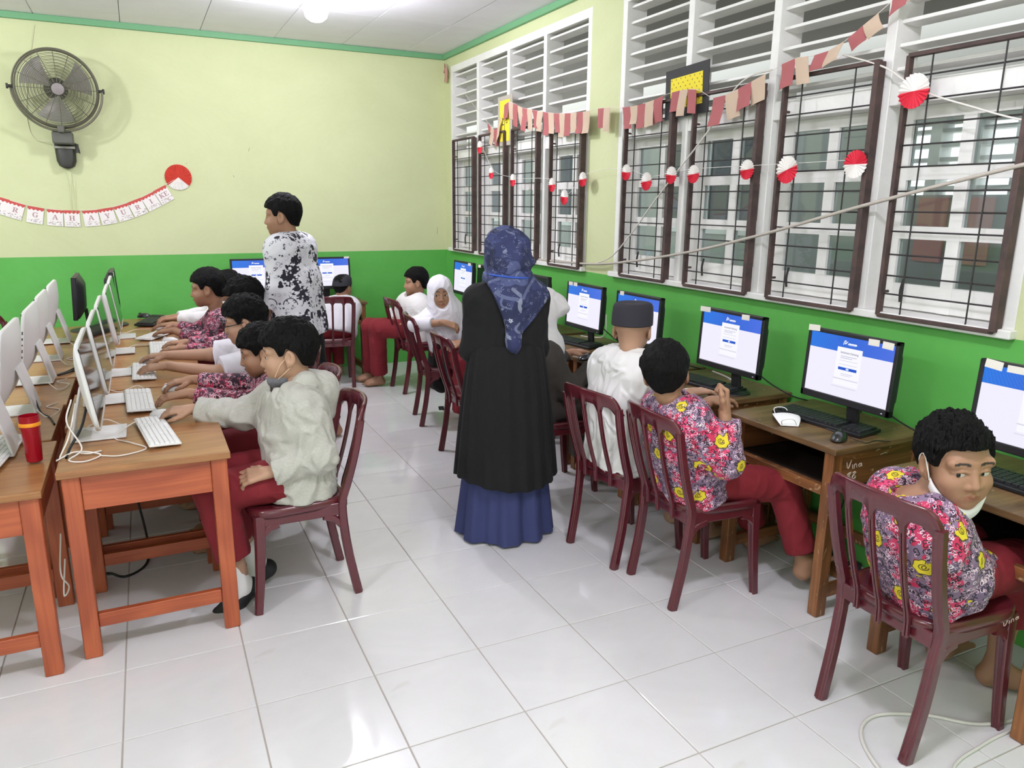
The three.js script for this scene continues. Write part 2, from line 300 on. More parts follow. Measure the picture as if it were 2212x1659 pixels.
// square single desk, top w (x) by d (z), height h
function squareDesk(name, label, group, w, d, h, x, z, mats, o = {}) {
  const t = thing(name, label, 'desk', [x, 0, z], 0, group), L = o.leg ?? 0.058, tt = o.tt ?? 0.026, ap = o.apron ?? 0.13, inset = 0.012;
  obj('desk_top', rbox(w, tt, d, 0.004, 0, h - tt / 2, 0, 2), mats[1], t);
  const lx = w / 2 - L / 2 - inset, lz = d / 2 - L / 2 - inset, lh = h - tt;
  for (const sx of [-1, 1]) for (const sz of [-1, 1]) obj('leg', rot(rbox(L, lh, L * 0.85, 0.005, sx * lx, lh / 2, sz * lz)), mats[0], t);
  for (const s of [-1, 1]) {
    obj('apron', rbox(2 * lx - L, ap, 0.022, 0.003, 0, lh - ap / 2, s * (lz + 0.006)), mats[0], t);
    if (!o.openFront || s > 0) obj('apron', rbox(0.022, ap, 2 * lz - L * 0.85, 0.003, s * (lx + 0.006), lh - ap / 2, 0), mats[0], t);
    obj('stretcher', rbox(2 * lx - L, 0.055, 0.026, 0.004, 0, o.sy ?? 0.14, s * lz), mats[0], t);
  }
  if (o.midRail) obj('stretcher', rbox(0.026, 0.05, 2 * lz, 0.004, lx, 0.16, 0), mats[0], t);
  if (o.shelf) {
    obj('shelf', box(2 * lx + L * 0.6, 0.014, 2 * lz + 0.02, 0, h - 0.185, 0), WOOD.shelf, t);
    obj('front_rail', rbox(0.03, 0.042, 2 * lz, 0.004, -lx - 0.008, h - 0.19, 0), mats[0], t);
  }
  return t;
}
// two rows of desks back to back on the left
const RT = 0.73, LT = 0.70;
const deskZ = [-3.147, -3.757, -4.367, -4.977, -5.587, -6.25];
const ord = ['nearest', 'second', 'third', 'fourth', 'fifth', 'farthest'];
const deskR = [], deskL = [];
deskZ.forEach((z, i) => {
  deskR.push(squareDesk('computer_desk', `orange-brown wooden desk, ${ord[i]} of the row where boys sit on the left`, 'desks of the right computer row', 0.565, i === 5 ? 0.7 : 0.605, RT - (i % 2) * 0.004, -0.052 + [0, -0.015, 0.008, 0.012, 0, -0.02][i], z, [WOOD.orange, WOOD.top]));
  deskL.push(squareDesk('computer_desk', `orange-brown wooden desk, ${ord[i]} of the row at the left photo edge`, 'desks of the left computer row', 0.565, i === 5 ? 0.7 : 0.605, LT - ((i + 1) % 2) * 0.005, -0.655 + [0, -0.02, -0.01, 0.006, 0, -0.015][i], z + 0.06, [WOOD.orange, WOOD.top]));
});
// old desks along the windows
const wallDesks = [[-1.395, 'nearest desk by the windows, in front of the boy with the mask'], [-2.22, 'empty desk with white face mask on it'], [-2.97, 'desk of the boy in the dark cap by the windows'], [-3.62, 'desk of the bent girl in white headscarf'], [-4.26, 'desk under the second monitor beyond the bent girl'], [-4.95, 'desk hidden behind the woman in black'], [-5.6, 'desk behind the turned girl in white headscarf'], [-6.27, 'corner desk under the farthest window monitor']];
const deskW = wallDesks.map(([z, l], i) => squareDesk('school_desk', `worn brown wooden ${l}`, 'worn desks along the windows', 0.55, 0.615, RT, 2.605, z, [WOOD.old, WOOD.oldTop], { shelf: true, openFront: true, sy: 0.1, midRail: true, leg: 0.055, apron: 0.15 }));
const deskB = [[0.93, 'worn brown wooden desk at back wall behind the standing man'], [1.57, 'worn brown wooden desk at back wall of the small boy in a cap']].map(([x, l]) => { const t = squareDesk('school_desk', l, 'worn desks at the back wall', 0.55, 0.615, RT, x, -7.2, [WOOD.old, WOOD.oldTop], { shelf: true, openFront: true, leg: 0.055, apron: 0.15, sy: 0.1 }); t.rotation.y = Math.PI / 2; return t; });
// scratched writing on the side of the empty desk
{
  const scr = std(0xcabfae, 0.8), n = obj('scratched_name', [tube([[-0.13, 0.66, 0], [-0.12, 0.63, 0], [-0.105, 0.665, 0]], 0.0022, 8, 4), tube([[-0.095, 0.645, 0], [-0.094, 0.628, 0]], 0.002, 4, 4), tube([[-0.085, 0.628, 0], [-0.083, 0.645, 0], [-0.073, 0.643, 0], [-0.07, 0.63, 0]], 0.002, 8, 4), tube([[-0.05, 0.645, 0], [-0.06, 0.64, 0], [-0.057, 0.63, 0], [-0.048, 0.635, 0], [-0.045, 0.647, 0], [-0.041, 0.63, 0]], 0.002, 10, 4)], scr, deskW[1]), q = obj('scratch', [tube([[0.06, 0.665, 0], [0.09, 0.67, 0], [0.1, 0.666, 0]], 0.002, 8, 4)], scr, deskW[1]), s = obj('scratched_numerals', [tube([[-0.12, 0.605, 0], [-0.1, 0.615, 0], [-0.11, 0.6, 0], [-0.12, 0.585, 0], [-0.1, 0.59, 0], [-0.12, 0.605, 0]], 0.0028, 14, 4), tube([[-0.09, 0.61, 0], [-0.07, 0.612, 0], [-0.085, 0.6, 0], [-0.09, 0.585, 0], [-0.07, 0.588, 0], [-0.085, 0.603, 0]], 0.0028, 14, 4), tube([[-0.13, 0.575, 0], [-0.1, 0.57, 0], [-0.07, 0.577, 0]], 0.002, 8, 4)], scr, deskW[1]);
  s.position.set(-0.05, 0, 0.2862); n.position.copy(s.position); q.position.copy(s.position);
}

// ---- maroon plastic chair: faces +z, base at its centre ----
const plastic = phy({ map: dataTex(256, (u, v) => { const k = 6 * tn(u, v, 5) + 3 * tn(u, v, 30, 30, 2); return [88 + k, 28 + k * 0.6, 37 + k * 0.6]; }), roughness: 0.26, clearcoat: 0.4, clearcoatRoughness: 0.14 });
const plasticDark = phy({ color: 0x4a2424, roughness: 0.4, clearcoat: 0.2, clearcoatRoughness: 0.25 });
const backPt = (s, y) => { const h = clamp((y - 0.43) / 0.42, 0, 1), half = 0.178 + 0.012 * h; const a = s * 0.5; return [Math.sin(a) / Math.sin(0.5) * half, y, -0.165 - 0.1 * h - 0.012 * Math.sin(h * 3.1) - (Math.cos(a) - Math.cos(0.5)) / Math.sin(0.5) * half * 1.0]; };
function makeChair(mat = plastic) {
  const t = thing('plastic_chair', '', 'chair');
  // seat with rolled edge
  const rows = [], prof = [[0.86, -0.03], [0.965, -0.03], [1, -0.015], [1, 0.0], [0.965, 0.012], [0.9, 0.01], [0.6, 0.0], [0.25, -0.005]];
  const out = (a) => { const c = Math.cos(a), s = Math.sin(a), k = 0.42; const r = 1 / Math.pow(Math.pow(Math.abs(c), 2 / k) + Math.pow(Math.abs(s), 2 / k), k / 2); const z = s * r * 0.2; return [c * r * (0.192 + 0.05 * z), z + 0.005]; };
  for (const [f, y] of prof) { const r = []; for (let j = 0; j < 40; j++) { const [x, z] = out(-j / 40 * TAU); r.push([x * f, 0.437 + y, z * f]); } rows.push(r); }
  obj('seat', skin(rows, true, true, true), mat, t);
  // apron under the seat with corner brackets
  const ap = [];
  for (const s of [-1, 1]) { ap.push(rbox(0.02, 0.055, 0.33, 0.006, s * 0.172, 0.4, 0)); ap.push(rbox(0.33, 0.055, 0.02, 0.006, 0, 0.4, s * 0.175)); for (const q of [-1, 1]) ap.push(sweep([[s * 0.174, 0.375, q * 0.09], [s * 0.174, 0.362, q * 0.13], [s * 0.174, 0.32, q * 0.168]], 0.018, 0.03, [1, 0, 0], 6)); }
  obj('apron', ap, mat, t);
  // ribbed legs: web with two ridges
  const leg = (pts, w0, w1) => [-1, 0, 1].map((k) => sweep(pts.map(([x, y, z]) => [x + k * 0.0125 * (1 - 0.25 * (1 - y / 0.45)), y, z + (k ? 0 : 0.004)]), (q) => (k ? 0.012 : 0.03) * lerp(1, 0.85, q), (q) => lerp(w0, w1, q), [1, 0, 0], 10));
  for (const s of [-1, 1]) obj('leg', leg([[s * 0.165, 0.42, 0.16], [s * 0.168, 0.3, 0.165], [s * 0.172, 0.15, 0.175], [s * 0.176, 0, 0.19]], 0.042, 0.028), mat, t);
  // rear legs run up into the posts of the back
  for (const s of [-1, 1]) {
    const up = []; for (let k = 0; k <= 6; k++) up.push(backPt(s, 0.775 - k * 0.056));
    const pts = [...up, [s * 0.172, 0.36, -0.168], [s * 0.17, 0.2, -0.185], [s * 0.166, 0, -0.222]];
    obj('leg', [-1, 0, 1].map((k) => sweep(pts.map(([x, y, z]) => [x + k * 0.0115, y, z - (k ? 0 : 0.004)]), (q) => k ? 0.011 : 0.027, (q) => lerp(0.026, 0.032, q), [1, 0, 0], 20)), mat, t);
  }
  // arched top rail
  const rail = [], N = 96, joints = [-1, -0.5, 0, 0.5, 1];
  for (let i = 0; i <= N; i++) {
    const s = lerp(-1.085, 1.085, i / N), e = Math.abs(s), yt = 0.84 - 0.018 * e * e - 0.075 * Math.pow(Math.max(0, e - 0.8) / 0.285, 2.4);
    let yb = 0.785 - 0.012 * e; for (const q of joints) { const w = Math.abs(q) === 1 ? 0.26 : 0.13, k = Math.max(0, 1 - Math.abs(s - q) / w); yb = Math.min(yb, 0.785 - 0.012 * e - 0.05 * k * k); }
    const o = []; for (const [yy, dz] of [[yb, -0.009], [yb, 0.009], [lerp(yb, yt, 0.7), 0.012], [yt, 0.007], [yt + 0.004, -0.001], [yt - 0.003, -0.012]]) { const p = backPt(s, yy); o.push([p[0], p[1], p[2] + dz]); } rail.push(o);
  }
  obj('top_rail', skin(rail, true, true, true), mat, t);
  for (const s of [-0.5, 0, 0.5]) { const pts = []; for (let k = 0; k <= 6; k++) pts.push(backPt(s, 0.775 - k * 0.066)); obj('slat', [-1, 1].map((k) => sweep(pts.map(([x, y, z]) => [x + k * 0.0052, y, z]), 0.0075, 0.015, [1, 0, 0], 14)).concat([sweep(pts.map(([x, y, z]) => [x, y, z + 0.003]), 0.014, 0.008, [1, 0, 0], 14)]), mat, t); }
  return t;
}
const chair0 = makeChair();
let chairUsed = false;
function placeChair(x, z, deg, label, group) {
  if (!chairUsed) { chairUsed = true; chair0.position.set(x, 0, z); chair0.rotation.y = deg * D2R; tag(chair0, label, 'chair', group); return chair0; }
  return dup(chair0, [x, 0, z], deg * D2R, label, group);
}
const CG = 'maroon plastic chairs';
const chairMask = placeChair(2.17, -1.377, 88, 'maroon plastic chair with the boy in mask, name scratched on its side', CG);
const chairBatik = placeChair(2.085, -2.385, 86, 'maroon plastic chair of the boy in pink batik and red trousers', CG);
const chairPeci = placeChair(2.03, -2.83, 97, 'maroon plastic chair of the white-shirted boy in dark cap', CG);
const chairS = [[0.487, -3.1, 'hooded boy in grey'], [0.52, -3.68, 'boy in maroon batik behind the hooded boy'], [0.56, -4.33, 'boy with glasses'], [0.58, -4.95, 'dark-haired boy hidden behind the boy with glasses'], [0.52, -5.55, 'boy in maroon batik farthest left'], [0.58, -6.12, 'farthest boy of the left row']].map(([x, z, w]) => placeChair(x, z, -90, 'maroon plastic chair of the ' + w, CG));
const chairCap = placeChair(1.5, -6.83, 172, 'maroon plastic chair of the small boy at the back wall', CG);
const chairBoy = placeChair(2.19, -6.33, 92, 'maroon plastic chair by the corner, of the boy looking left', CG);
const chairGirl = placeChair(2.03, -5.29, 80, 'maroon plastic chair whose back the turned girl leans on', CG);
const chairEmpty = placeChair(1.93, -4.4, 88, 'shiny maroon plastic chair half hidden behind the woman in black', CG);
placeChair(-1.08, -6.75, 170, 'maroon plastic chair whose top peeks in at the left photo edge', CG);
const chairBent = placeChair(2.08, -3.68, 90, 'maroon plastic chair of the bent girl in white headscarf', CG);
{ // name scratched on the nearest chair
  const scr = std(0xd8c3b4, 0.7), z = 0;
  const P = (a) => a.map(([u, v]) => [-0.1835, 0.395 + v, 0.2 + u]);
  const s = obj('scratched_name', [tube(P([[-0.09, 0.012], [-0.082, -0.008], [-0.068, 0.016]]), 0.0016, 8, 4), tube(P([[-0.062, 0.008], [-0.06, -0.003]]), 0.0014, 4, 4), tube(P([[-0.052, -0.002], [-0.051, 0.009], [-0.042, 0.009], [-0.04, 0]]), 0.0014, 8, 4), tube(P([[-0.022, 0.012], [-0.031, 0.009], [-0.029, 0.002], [-0.022, 0.005], [-0.02, 0.014], [-0.017, 0.004]]), 0.0014, 10, 4)], scr, chairMask);
  
}

// ================= COMPUTERS =================
const blackPl = std(0x1b1b1f, 0.42), blackPl2 = std(0x232327, 0.5), whitePl = phy({ color: 0xe9e8e6, roughness: 0.35, clearcoat: 0.2 }), alu = std(0xdcdad8, 0.38), tape = std(0xe6e1d6, 0.7);
// the login page on the screens
const pageTex = tex(768, 480, (c, w, h) => {
  c.fillStyle = '#efecfb'; c.fillRect(0, 0, w, h);
  const g = c.createLinearGradient(0, 0, w, 0); g.addColorStop(0, '#1f74e0'); g.addColorStop(0.45, '#2d66d6'); g.addColorStop(1, '#4a6fe0'); c.fillStyle = g; c.fillRect(0, 0, w, 122);
  c.strokeStyle = 'rgba(120,180,255,0.35)'; c.lineWidth = 2; for (let i = 0; i < 12; i++) { c.beginPath(); c.moveTo(20 * i, 0); c.lineTo(40 + 26 * i, 120); c.stroke(); }
  c.fillStyle = '#f7f7ff'; c.fillRect(268, 84, 232, 300);
  c.strokeStyle = '#ffffff'; c.lineWidth = 6; c.lineCap = 'round'; c.beginPath(); c.moveTo(318, 62); c.quadraticCurveTo(322, 30, 334, 30); c.quadraticCurveTo(344, 34, 330, 52); c.quadraticCurveTo(338, 62, 354, 36); c.stroke();
  c.lineWidth = 7; c.beginPath(); c.moveTo(362, 58); for (let i = 0; i < 7; i++) c.quadraticCurveTo(367 + i * 11, 40, 373 + i * 11, 56); c.stroke();
  c.fillStyle = '#8a88a0'; c.font = 'bold 22px sans-serif'; c.textAlign = 'center'; c.fillText('Selamat Datang', 384, 132);
  c.fillStyle = '#c6c4d6'; c.fillRect(306, 150, 150, 6); c.fillRect(306, 164, 110, 6); c.fillRect(300, 186, 168, 3); c.fillRect(300, 216, 168, 3);
  c.fillStyle = '#1c55c8'; c.fillRect(298, 240, 172, 22); c.fillStyle = '#cfe0ff'; c.beginPath(); c.ellipse(384, 251, 15, 8, 0, 0, 7); c.fill();
  c.fillStyle = '#d8d6e6'; c.fillRect(330, 288, 110, 7); c.fillRect(330, 302, 90, 5); c.fillRect(262, 330, 232, 9); c.fillRect(256, 396, 230, 6);
}, true, false);
const screenOn = new THREE.MeshStandardMaterial({ color: 0x050508, roughness: 0.35, emissive: 0xffffff, emissiveMap: pageTex, emissiveIntensity: SCREEN_GLOW });
const screenOff = phy({ color: 0x0b0c0e, roughness: 0.12 });
function makeMonitor(on, mw = 0.442, mh = 0.3) {
  const t = thing('lcd_monitor', '', 'monitor'), y0 = 0.105, bz = 0.017, bb = 0.03, tilt = -0.05;
  const head = new THREE.Group(); head.name = 'display'; head.position.set(0, y0 + mh / 2, 0); head.rotation.x = tilt; t.add(head);
  obj('bezel', [rbox(bz, mh, 0.03, 0.004, -mw / 2 + bz / 2, 0, 0), rbox(bz, mh, 0.03, 0.004, mw / 2 - bz / 2, 0, 0), rbox(mw, bz, 0.03, 0.004, 0, mh / 2 - bz / 2, 0), rbox(mw, bb, 0.03, 0.004, 0, -mh / 2 + bb / 2, 0)], blackPl, head);
  obj('back_shell', skin([[1, -0.012], [1, -0.02], [0.8, -0.04], [0.62, -0.055], [0.3, -0.058]].map(([f, z]) => { const r = []; for (let j = 0; j < 24; j++) { const a = j / 24 * TAU, c = Math.cos(a), s = Math.sin(a), k = 0.25, q = 1 / Math.pow(Math.pow(Math.abs(c), 2 / k) + Math.pow(Math.abs(s), 2 / k), k / 2); r.push([-c * q * f * mw / 2 * 0.995, s * q * f * mh / 2 * 0.995, z]); } return r; }), true, true, true), blackPl2, head);
  obj('screen', new THREE.BoxGeometry(mw - 2 * bz, mh - bz - bb, 0.004).translate(0, (bb - bz) / 2, 0.009), on ? screenOn : screenOff, head);
  if (on) { const l = new THREE.RectAreaLight(0xe6e6ff, 0.5, mw - 2 * bz, mh - bz - bb); l.position.set(0, (bb - bz) / 2, 0.016); l.rotation.y = Math.PI; l.name = 'screen_light'; head.add(l); }
  obj('power_led', box(0.006, 0.003, 0.002, mw / 2 - 0.03, -mh / 2 + 0.012, 0.0155), std(0xe8f2ff, 0.3), head);
  obj('neck', sweep([[0, 0.012, -0.06], [0, 0.07, -0.055], [0, 0.16, -0.05]], 0.06, 0.022, [1, 0, 0], 8), blackPl2, t);
  obj('stand_base', lathe([[0, 0.016], [0.06, 0.015], [0.1, 0.008], [0.105, 0.003], [0.104, 0], [0, 0]], 32).scale(1.05, 1, 0.85).translate(0, 0, -0.02), blackPl, t);
  return t;
}
function tapeOn(mon, list) { const head = mon.children.find((c) => c.name === 'display'); for (const [x, y, w, h, a] of list) { const m = obj('paper_tape', rbox(w, h, 0.003, 0.001, 0, 0, 0), tape, head); m.position.set(x, y, 0.0165); m.rotation.z = a; } }
const monOn = makeMonitor(true), monitors = [];
const wallMon = [[-2.105, -90, 'lit monitor on the empty desk with the white face mask', [[-0.19, 0.148, 0.06, 0.026, 0.05], [0.11, 0.132, 0.05, 0.026, 0.02], [0.175, 0.13, 0.05, 0.028, -0.04]]],
  [-2.81, -90, 'lit monitor with two tape scraps behind the raised hand of batik boy', [[-0.19, 0.138, 0.075, 0.026, 0.02], [0.1, 0.134, 0.05, 0.026, 0.03]]],
  [-3.595, -90, 'lit monitor half hidden behind the boy in dark cap', [[-0.16, 0.138, 0.04, 0.024, 0]]],
  [-4.19, -90, 'lit monitor with two tape scraps between bent girl and boy in cap', [[-0.17, 0.138, 0.05, 0.024, 0], [-0.11, 0.138, 0.045, 0.024, 0]]],
  [-6.26, -90, 'lit monitor on the corner desk below the first barred window', [[0.15, 0.134, 0.06, 0.024, 0]]],
  [-1.35, -90, 'lit monitor cut off by the right photo edge', [[-0.17, 0.136, 0.06, 0.03, -0.1], [-0.09, 0.132, 0.07, 0.024, 0]]]];
wallMon.forEach(([z, deg, label, tp], i) => { const m = i ? dup(monOn, [2.585, RT, z], deg * D2R, label, 'lit black monitors') : monOn; if (!i) { m.position.set(2.585, RT, z); m.rotation.y = deg * D2R; tag(m, label, 'monitor', 'lit black monitors'); } monitors.push([m, tp]); });
for (const [x, label, tp] of [[0.93, 'lit monitor at the back wall left of the standing man', []], [1.57, 'lit monitor at the back wall above the small boy in a cap', [[0.19, 0.142, 0.05, 0.018, 0]]]]) monitors.push([dup(monOn, [x, RT, -7.2], 0, label, 'lit black monitors'), tp]);
monitors.forEach(([m, tp]) => tapeOn(m, tp));
const monOff = makeMonitor(false);
monOff.position.set(2.585, RT, -5.72); monOff.rotation.y = -Math.PI / 2; tag(monOff, 'dark monitor switched off beside the corner monitor', 'monitor', 'dark monitors'); tapeOn(monOff, [[-0.17, 0.136, 0.05, 0.024, 0]]);
dup(monOff, [2.585, RT, -4.9], -Math.PI / 2, 'dark monitor on wall desk behind the woman in black', 'dark monitors');
dup(monOff, [-0.2, RT, -6.3], Math.PI / 2, 'dark monitor seen edge-on behind the near row of white computers', 'dark monitors');
dup(monOff, [-0.45, RT, -6.3], -Math.PI / 2, 'dark monitor seen edge-on behind the left row of white computers', 'dark monitors').position.y = LT;

// white all-in-one computers
function makeAllInOne() {
  const t = thing('all_in_one_computer', '', 'computer'), W = 0.552, H = 0.325, yb = 0.078;
  const head = new THREE.Group(); head.name = 'display'; head.position.set(0, yb + H / 2, 0.0); head.rotation.x = -0.13; t.add(head);
  const ring = (f, z) => { const r = []; for (let j = 0; j < 40; j++) { const a = j / 40 * TAU, c = Math.cos(a), s = Math.sin(a), k = lerp(0.5, 0.13, f * f), q = 1 / Math.pow(Math.pow(Math.abs(c), 2 / k) + Math.pow(Math.abs(s), 2 / k), k / 2); r.push([-c * q * f * W / 2, s * q * f * H / 2, z]); } return r; };
  obj('housing', skin([ring(0.99, 0.003), ring(1, 0), ring(1, -0.009), ring(0.985, -0.013), ring(0.9, -0.019), ring(0.75, -0.028), ring(0.55, -0.037), ring(0.3, -0.042), ring(0.08, -0.043)], true, true, true), alu, head);
  obj('screen', rbox(W - 0.02, H - 0.03, 0.004, 0.002, 0, 0.005, 0.0025), phy({ color: 0x101214, roughness: 0.07 }), head);
  obj('port', [0.09, 0.06, 0.03, 0, -0.03, -0.06].map((y, i) => box(0.003, 0.016 - (i % 3) * 0.004, 0.005, 0.2752, y - 0.03, -0.0045)), blackPl, head);
  obj('stand_leg', sweep([[0, 0.002, -0.09], [0, 0.03, -0.085], [0, 0.12, -0.064], [0, 0.21, -0.042]], 0.19, 0.009, [1, 0, 0], 10), alu, t);
  obj('stand_foot', rbox(0.19, 0.008, 0.19, 0.003, 0, 0.005, 0.002), alu, t);
  return t;
}
const aio = makeAllInOne();
const o5 = ['nearest', 'second', 'third', 'fourth', 'fifth'];
[-3.285, -3.865, -4.47, -5.13, -5.7].forEach((z, i) => { const p = [-0.215 + [0, 0.01, 0.015, 0.03, 0.035][i], RT, z], l = `white all-in-one computer seen edge-on, ${o5[i]} of the row facing the boys`; if (!i) { aio.position.set(...p); aio.rotation.y = Math.PI / 2; tag(aio, l, 'computer', 'white computers facing the boys'); } else dup(aio, p, Math.PI / 2, l, 'white computers facing the boys'); });
[-3.3, -3.93, -4.58, -5.22, -5.86].forEach((z, i) => dup(aio, [-0.58 + [-0.01, 0, 0.01, 0, 0][i], LT, z], -Math.PI / 2, `white all-in-one computer seen from behind, ${o5[i]} at the left photo edge`, 'white computers seen from behind'));

// keyboards: local long side along x, keys towards +z user
function makeKeyboard(white) {
  const L = white ? 0.43 : 0.445, W = white ? 0.115 : 0.14, t = thing(white ? 'white_keyboard' : 'black_keyboard', '', 'keyboard'), m = white ? whitePl : blackPl;
  const b = rbox(L, white ? 0.008 : 0.016, W, 0.004, 0, 0.012, 0); b.rotateX(0.05); obj('keyboard_body', b, m, t);
  const k = []; const rows = 6, cols = 19, kw = (L - 0.02) / cols, kd = (W - (white ? 0.012 : 0.03)) / rows;
  for (let r = 0; r < rows; r++) for (let c = 0; c < cols; c++) { if (c === 14) continue; if (r === 5 && c > 3 && c < 9) { if (c === 4) k.push(box(kw * 5 - 0.003, 0.006, kd - 0.003, (6 + 0.5 - cols / 2) * kw, 0, (r + 0.5 - rows / 2) * kd)); continue; } k.push(box(kw - 0.0035, white ? 0.004 : 0.008, kd - 0.0035, (c + 0.5 - cols / 2) * kw, 0, (r + 0.5 - rows / 2) * kd)); }
  const kg = merge(k).rotateX(0.05).translate(0, white ? 0.018 : 0.024, 0); const km = obj('keys', kg, white ? std(0xf3f2f0, 0.5) : std(0x2b2b2f, 0.5), t);
  obj('feet', [box(0.03, 0.012, 0.01, -L / 2 + 0.05, 0.006, -W / 2 + 0.02), box(0.03, 0.012, 0.01, L / 2 - 0.05, 0.006, -W / 2 + 0.02), box(0.03, 0.008, 0.01, -L / 2 + 0.05, 0.004, W / 2 - 0.02), box(0.03, 0.008, 0.01, L / 2 - 0.05, 0.004, W / 2 - 0.02)], m, t);
  return t;
}
const kbW = makeKeyboard(true), kbB = makeKeyboard(false); let kbn = [0, 0];
function kb(white, x, z, deg, label) { const p = [x, RT, z], i = white ? 0 : 1, src = white ? kbW : kbB, g = white ? 'white keyboards' : 'black keyboards'; if (!kbn[i]++) { src.position.set(...p); src.rotation.y = deg * D2R; return tag(src, label, 'keyboard', g); } return dup(src, p, deg * D2R, label, g); }
kb(true, -0.01, -3.2, 97, 'white keyboard lying askew on the nearest desk'); kb(true, -0.07, -3.765, 88, 'white keyboard under the hand of second boy in maroon batik');
kb(true, -0.045, -4.425, 90, 'white keyboard under the hands of the boy with glasses'); kb(true, 0.05, -5.11, 90, 'white keyboard on the fourth desk beside a white mouse'); kb(true, 0.06, -5.66, 118, 'white keyboard under the hand of the far boy in maroon batik');
kb(true, -0.56, -3.26, 96, 'white keyboard by the red cup at left photo edge').position.y = LT; kb(true, -0.78, -3.9, 90, 'white keyboard behind the second left computer').position.y = LT;
kb(false, 0.03, -6.33, 75, 'black keyboard on the farthest desk of the boys row'); kb(false, 2.585, -2.2, -86, 'black keyboard on the empty desk with face mask'); kb(false, 2.575, -2.97, -84, 'black keyboard in front of the boy in dark cap');
kb(false, 2.56, -4.27, -80, 'black keyboard under the monitor next to bent girl'); kb(false, 2.57, -1.38, -90, 'black keyboard in front of the boy with mask under his chin'); kb(false, 2.5, -3.6, -90, 'black keyboard in front of the bent girl');
kb(false, 1.57, -7.05, 0, 'black keyboard in front of the small boy at back wall');
function makeMouse(white) { const t = thing(white ? 'white_mouse' : 'black_mouse', '', 'mouse'); const rows = []; for (let i = 0; i <= 8; i++) { const q = i / 8, y = 0.034 * Math.sin(q * Math.PI / 2), f = Math.cos(q * Math.PI / 2 * 0.96); const r = []; for (let j = 0; j < 20; j++) { const a = -j / 20 * TAU; r.push([Math.cos(a) * 0.031 * f, y + 0.002, Math.sin(a) * 0.055 * f - 0.006 * q]); } rows.push(r); } obj('mouse_shell', skin(rows), white ? whitePl : phy({ color: 0x18181b, roughness: 0.3, clearcoat: 0.4 }), t); obj('scroll_wheel', new THREE.TorusGeometry(0.008, 0.003, 6, 12).rotateY(Math.PI / 2).translate(0, 0.03, -0.03), white ? alu : blackPl2, t); return t; }
const msW = makeMouse(true), msB = makeMouse(false); let msn = [0, 0];
function ms(white, x, z, deg, label) { const p = [x, RT, z], i = white ? 0 : 1, src = white ? msW : msB, g = white ? 'white mice' : 'black mice'; if (!msn[i]++) { src.position.set(...p); src.rotation.y = deg * D2R; return tag(src, label, 'mouse', g); } return dup(src, p, deg * D2R, label, g); }
ms(true, 0.02, -3.45, 80, 'white computer mouse under the hooded boy\'s hand'); ms(true, 0.08, -3.93, 70, 'white computer mouse under the second boy\'s far hand'); ms(true, 0.12, -5.36, 95, 'white computer mouse lying beyond the fourth white keyboard'); ms(true, 0.1, -5.93, 100, 'white computer mouse beyond the far batik boy\'s keyboard'); ms(true, -0.02, -4.68, 100, 'white computer mouse under the far hand of the boy with glasses');
ms(false, 2.445, -2.0, -60, 'black computer mouse on the empty desk beside keyboard'); ms(false, 2.35, -3.78, -80, 'black computer mouse beside the bent girl'); ms(false, -0.02, -6.62, 90, 'black computer mouse behind the far black keyboard');
// cords
const cordW = std(0xe7e0d8, 0.5), cordB = std(0x1d1c1c, 0.5);
const yT = RT + 0.004;
let cn = 0; const cord = (pts, r, m, label) => tag(obj('cable', tube(pts, r, Math.max(24, pts.length * 8), 6), m), label, 'cable');
cord([[-0.06, yT + 0.006, -3.41], [-0.1, yT + 0.02, -3.3], [-0.16, yT, -3.2], [-0.1, yT, -3.1], [-0.05, yT, -3.0], [-0.14, yT, -2.95], [-0.2, yT, -2.98]], 0.0025, cordW, 'thin white cord curling beside the nearest white keyboard');
cord([[0.02, yT + 0.008, -3.4], [-0.05, yT + 0.012, -3.42], [-0.12, yT, -3.36], [-0.2, yT + 0.02, -3.42], [-0.3, yT, -3.3]], 0.0022, cordW, 'thin white mouse cord on the nearest desk');
cord([[-0.28, yT + 0.19, -3.1], [-0.3, yT + 0.12, -3.06], [-0.26, yT + 0.02, -3.02], [-0.3, yT, -2.97], [-0.25, yT, -2.93], [-0.2, yT, -2.99], [-0.28, yT + 0.01, -3.03], [-0.34, yT, -2.98]], 0.003, cordW, 'white cord looped at the foot of nearest white computer');
cord([[-0.27, yT + 0.17, -3.12], [-0.3, yT + 0.06, -3.04], [-0.33, yT, -3.0], [-0.3, yT, -3.06], [-0.24, yT + 0.004, -3.01], [-0.2, yT, -3.04]], 0.003, cordW, 'second white cord tangled beside the nearest white computer');
cord([[-0.24, yT + 0.14, -3.16], [-0.26, yT + 0.08, -3.1], [-0.3, yT + 0.02, -3.05], [-0.31, yT, -3.0]], 0.005, cordB, 'short dark plug cord at the nearest white computer');
[-3.9, -4.45, -5.1, -5.75].forEach((z, i) => {
  const w = ['second', 'third', 'fourth', 'fifth'][i];
  cord([[-0.05 + 0.05 * i, yT + 0.006, z - 0.12], [-0.08, yT + 0.01, z - 0.16], [-0.15, yT, z - 0.1], [-0.22, yT, z - 0.18], [-0.3, yT + 0.002, z - 0.08]], 0.0022, cordW, `thin white cord across the ${w} desk of the boys row`);
  cord([[-0.48, LT + 0.03, z + 0.1], [-0.44, LT + 0.003, z + 0.14], [-0.4, LT + 0.003, z + 0.02], [-0.46, LT + 0.003, z - 0.06], [-0.42, LT + 0.003, z - 0.12]], 0.0025, cordW, `white cord behind the ${w} computer at left photo edge`);
});
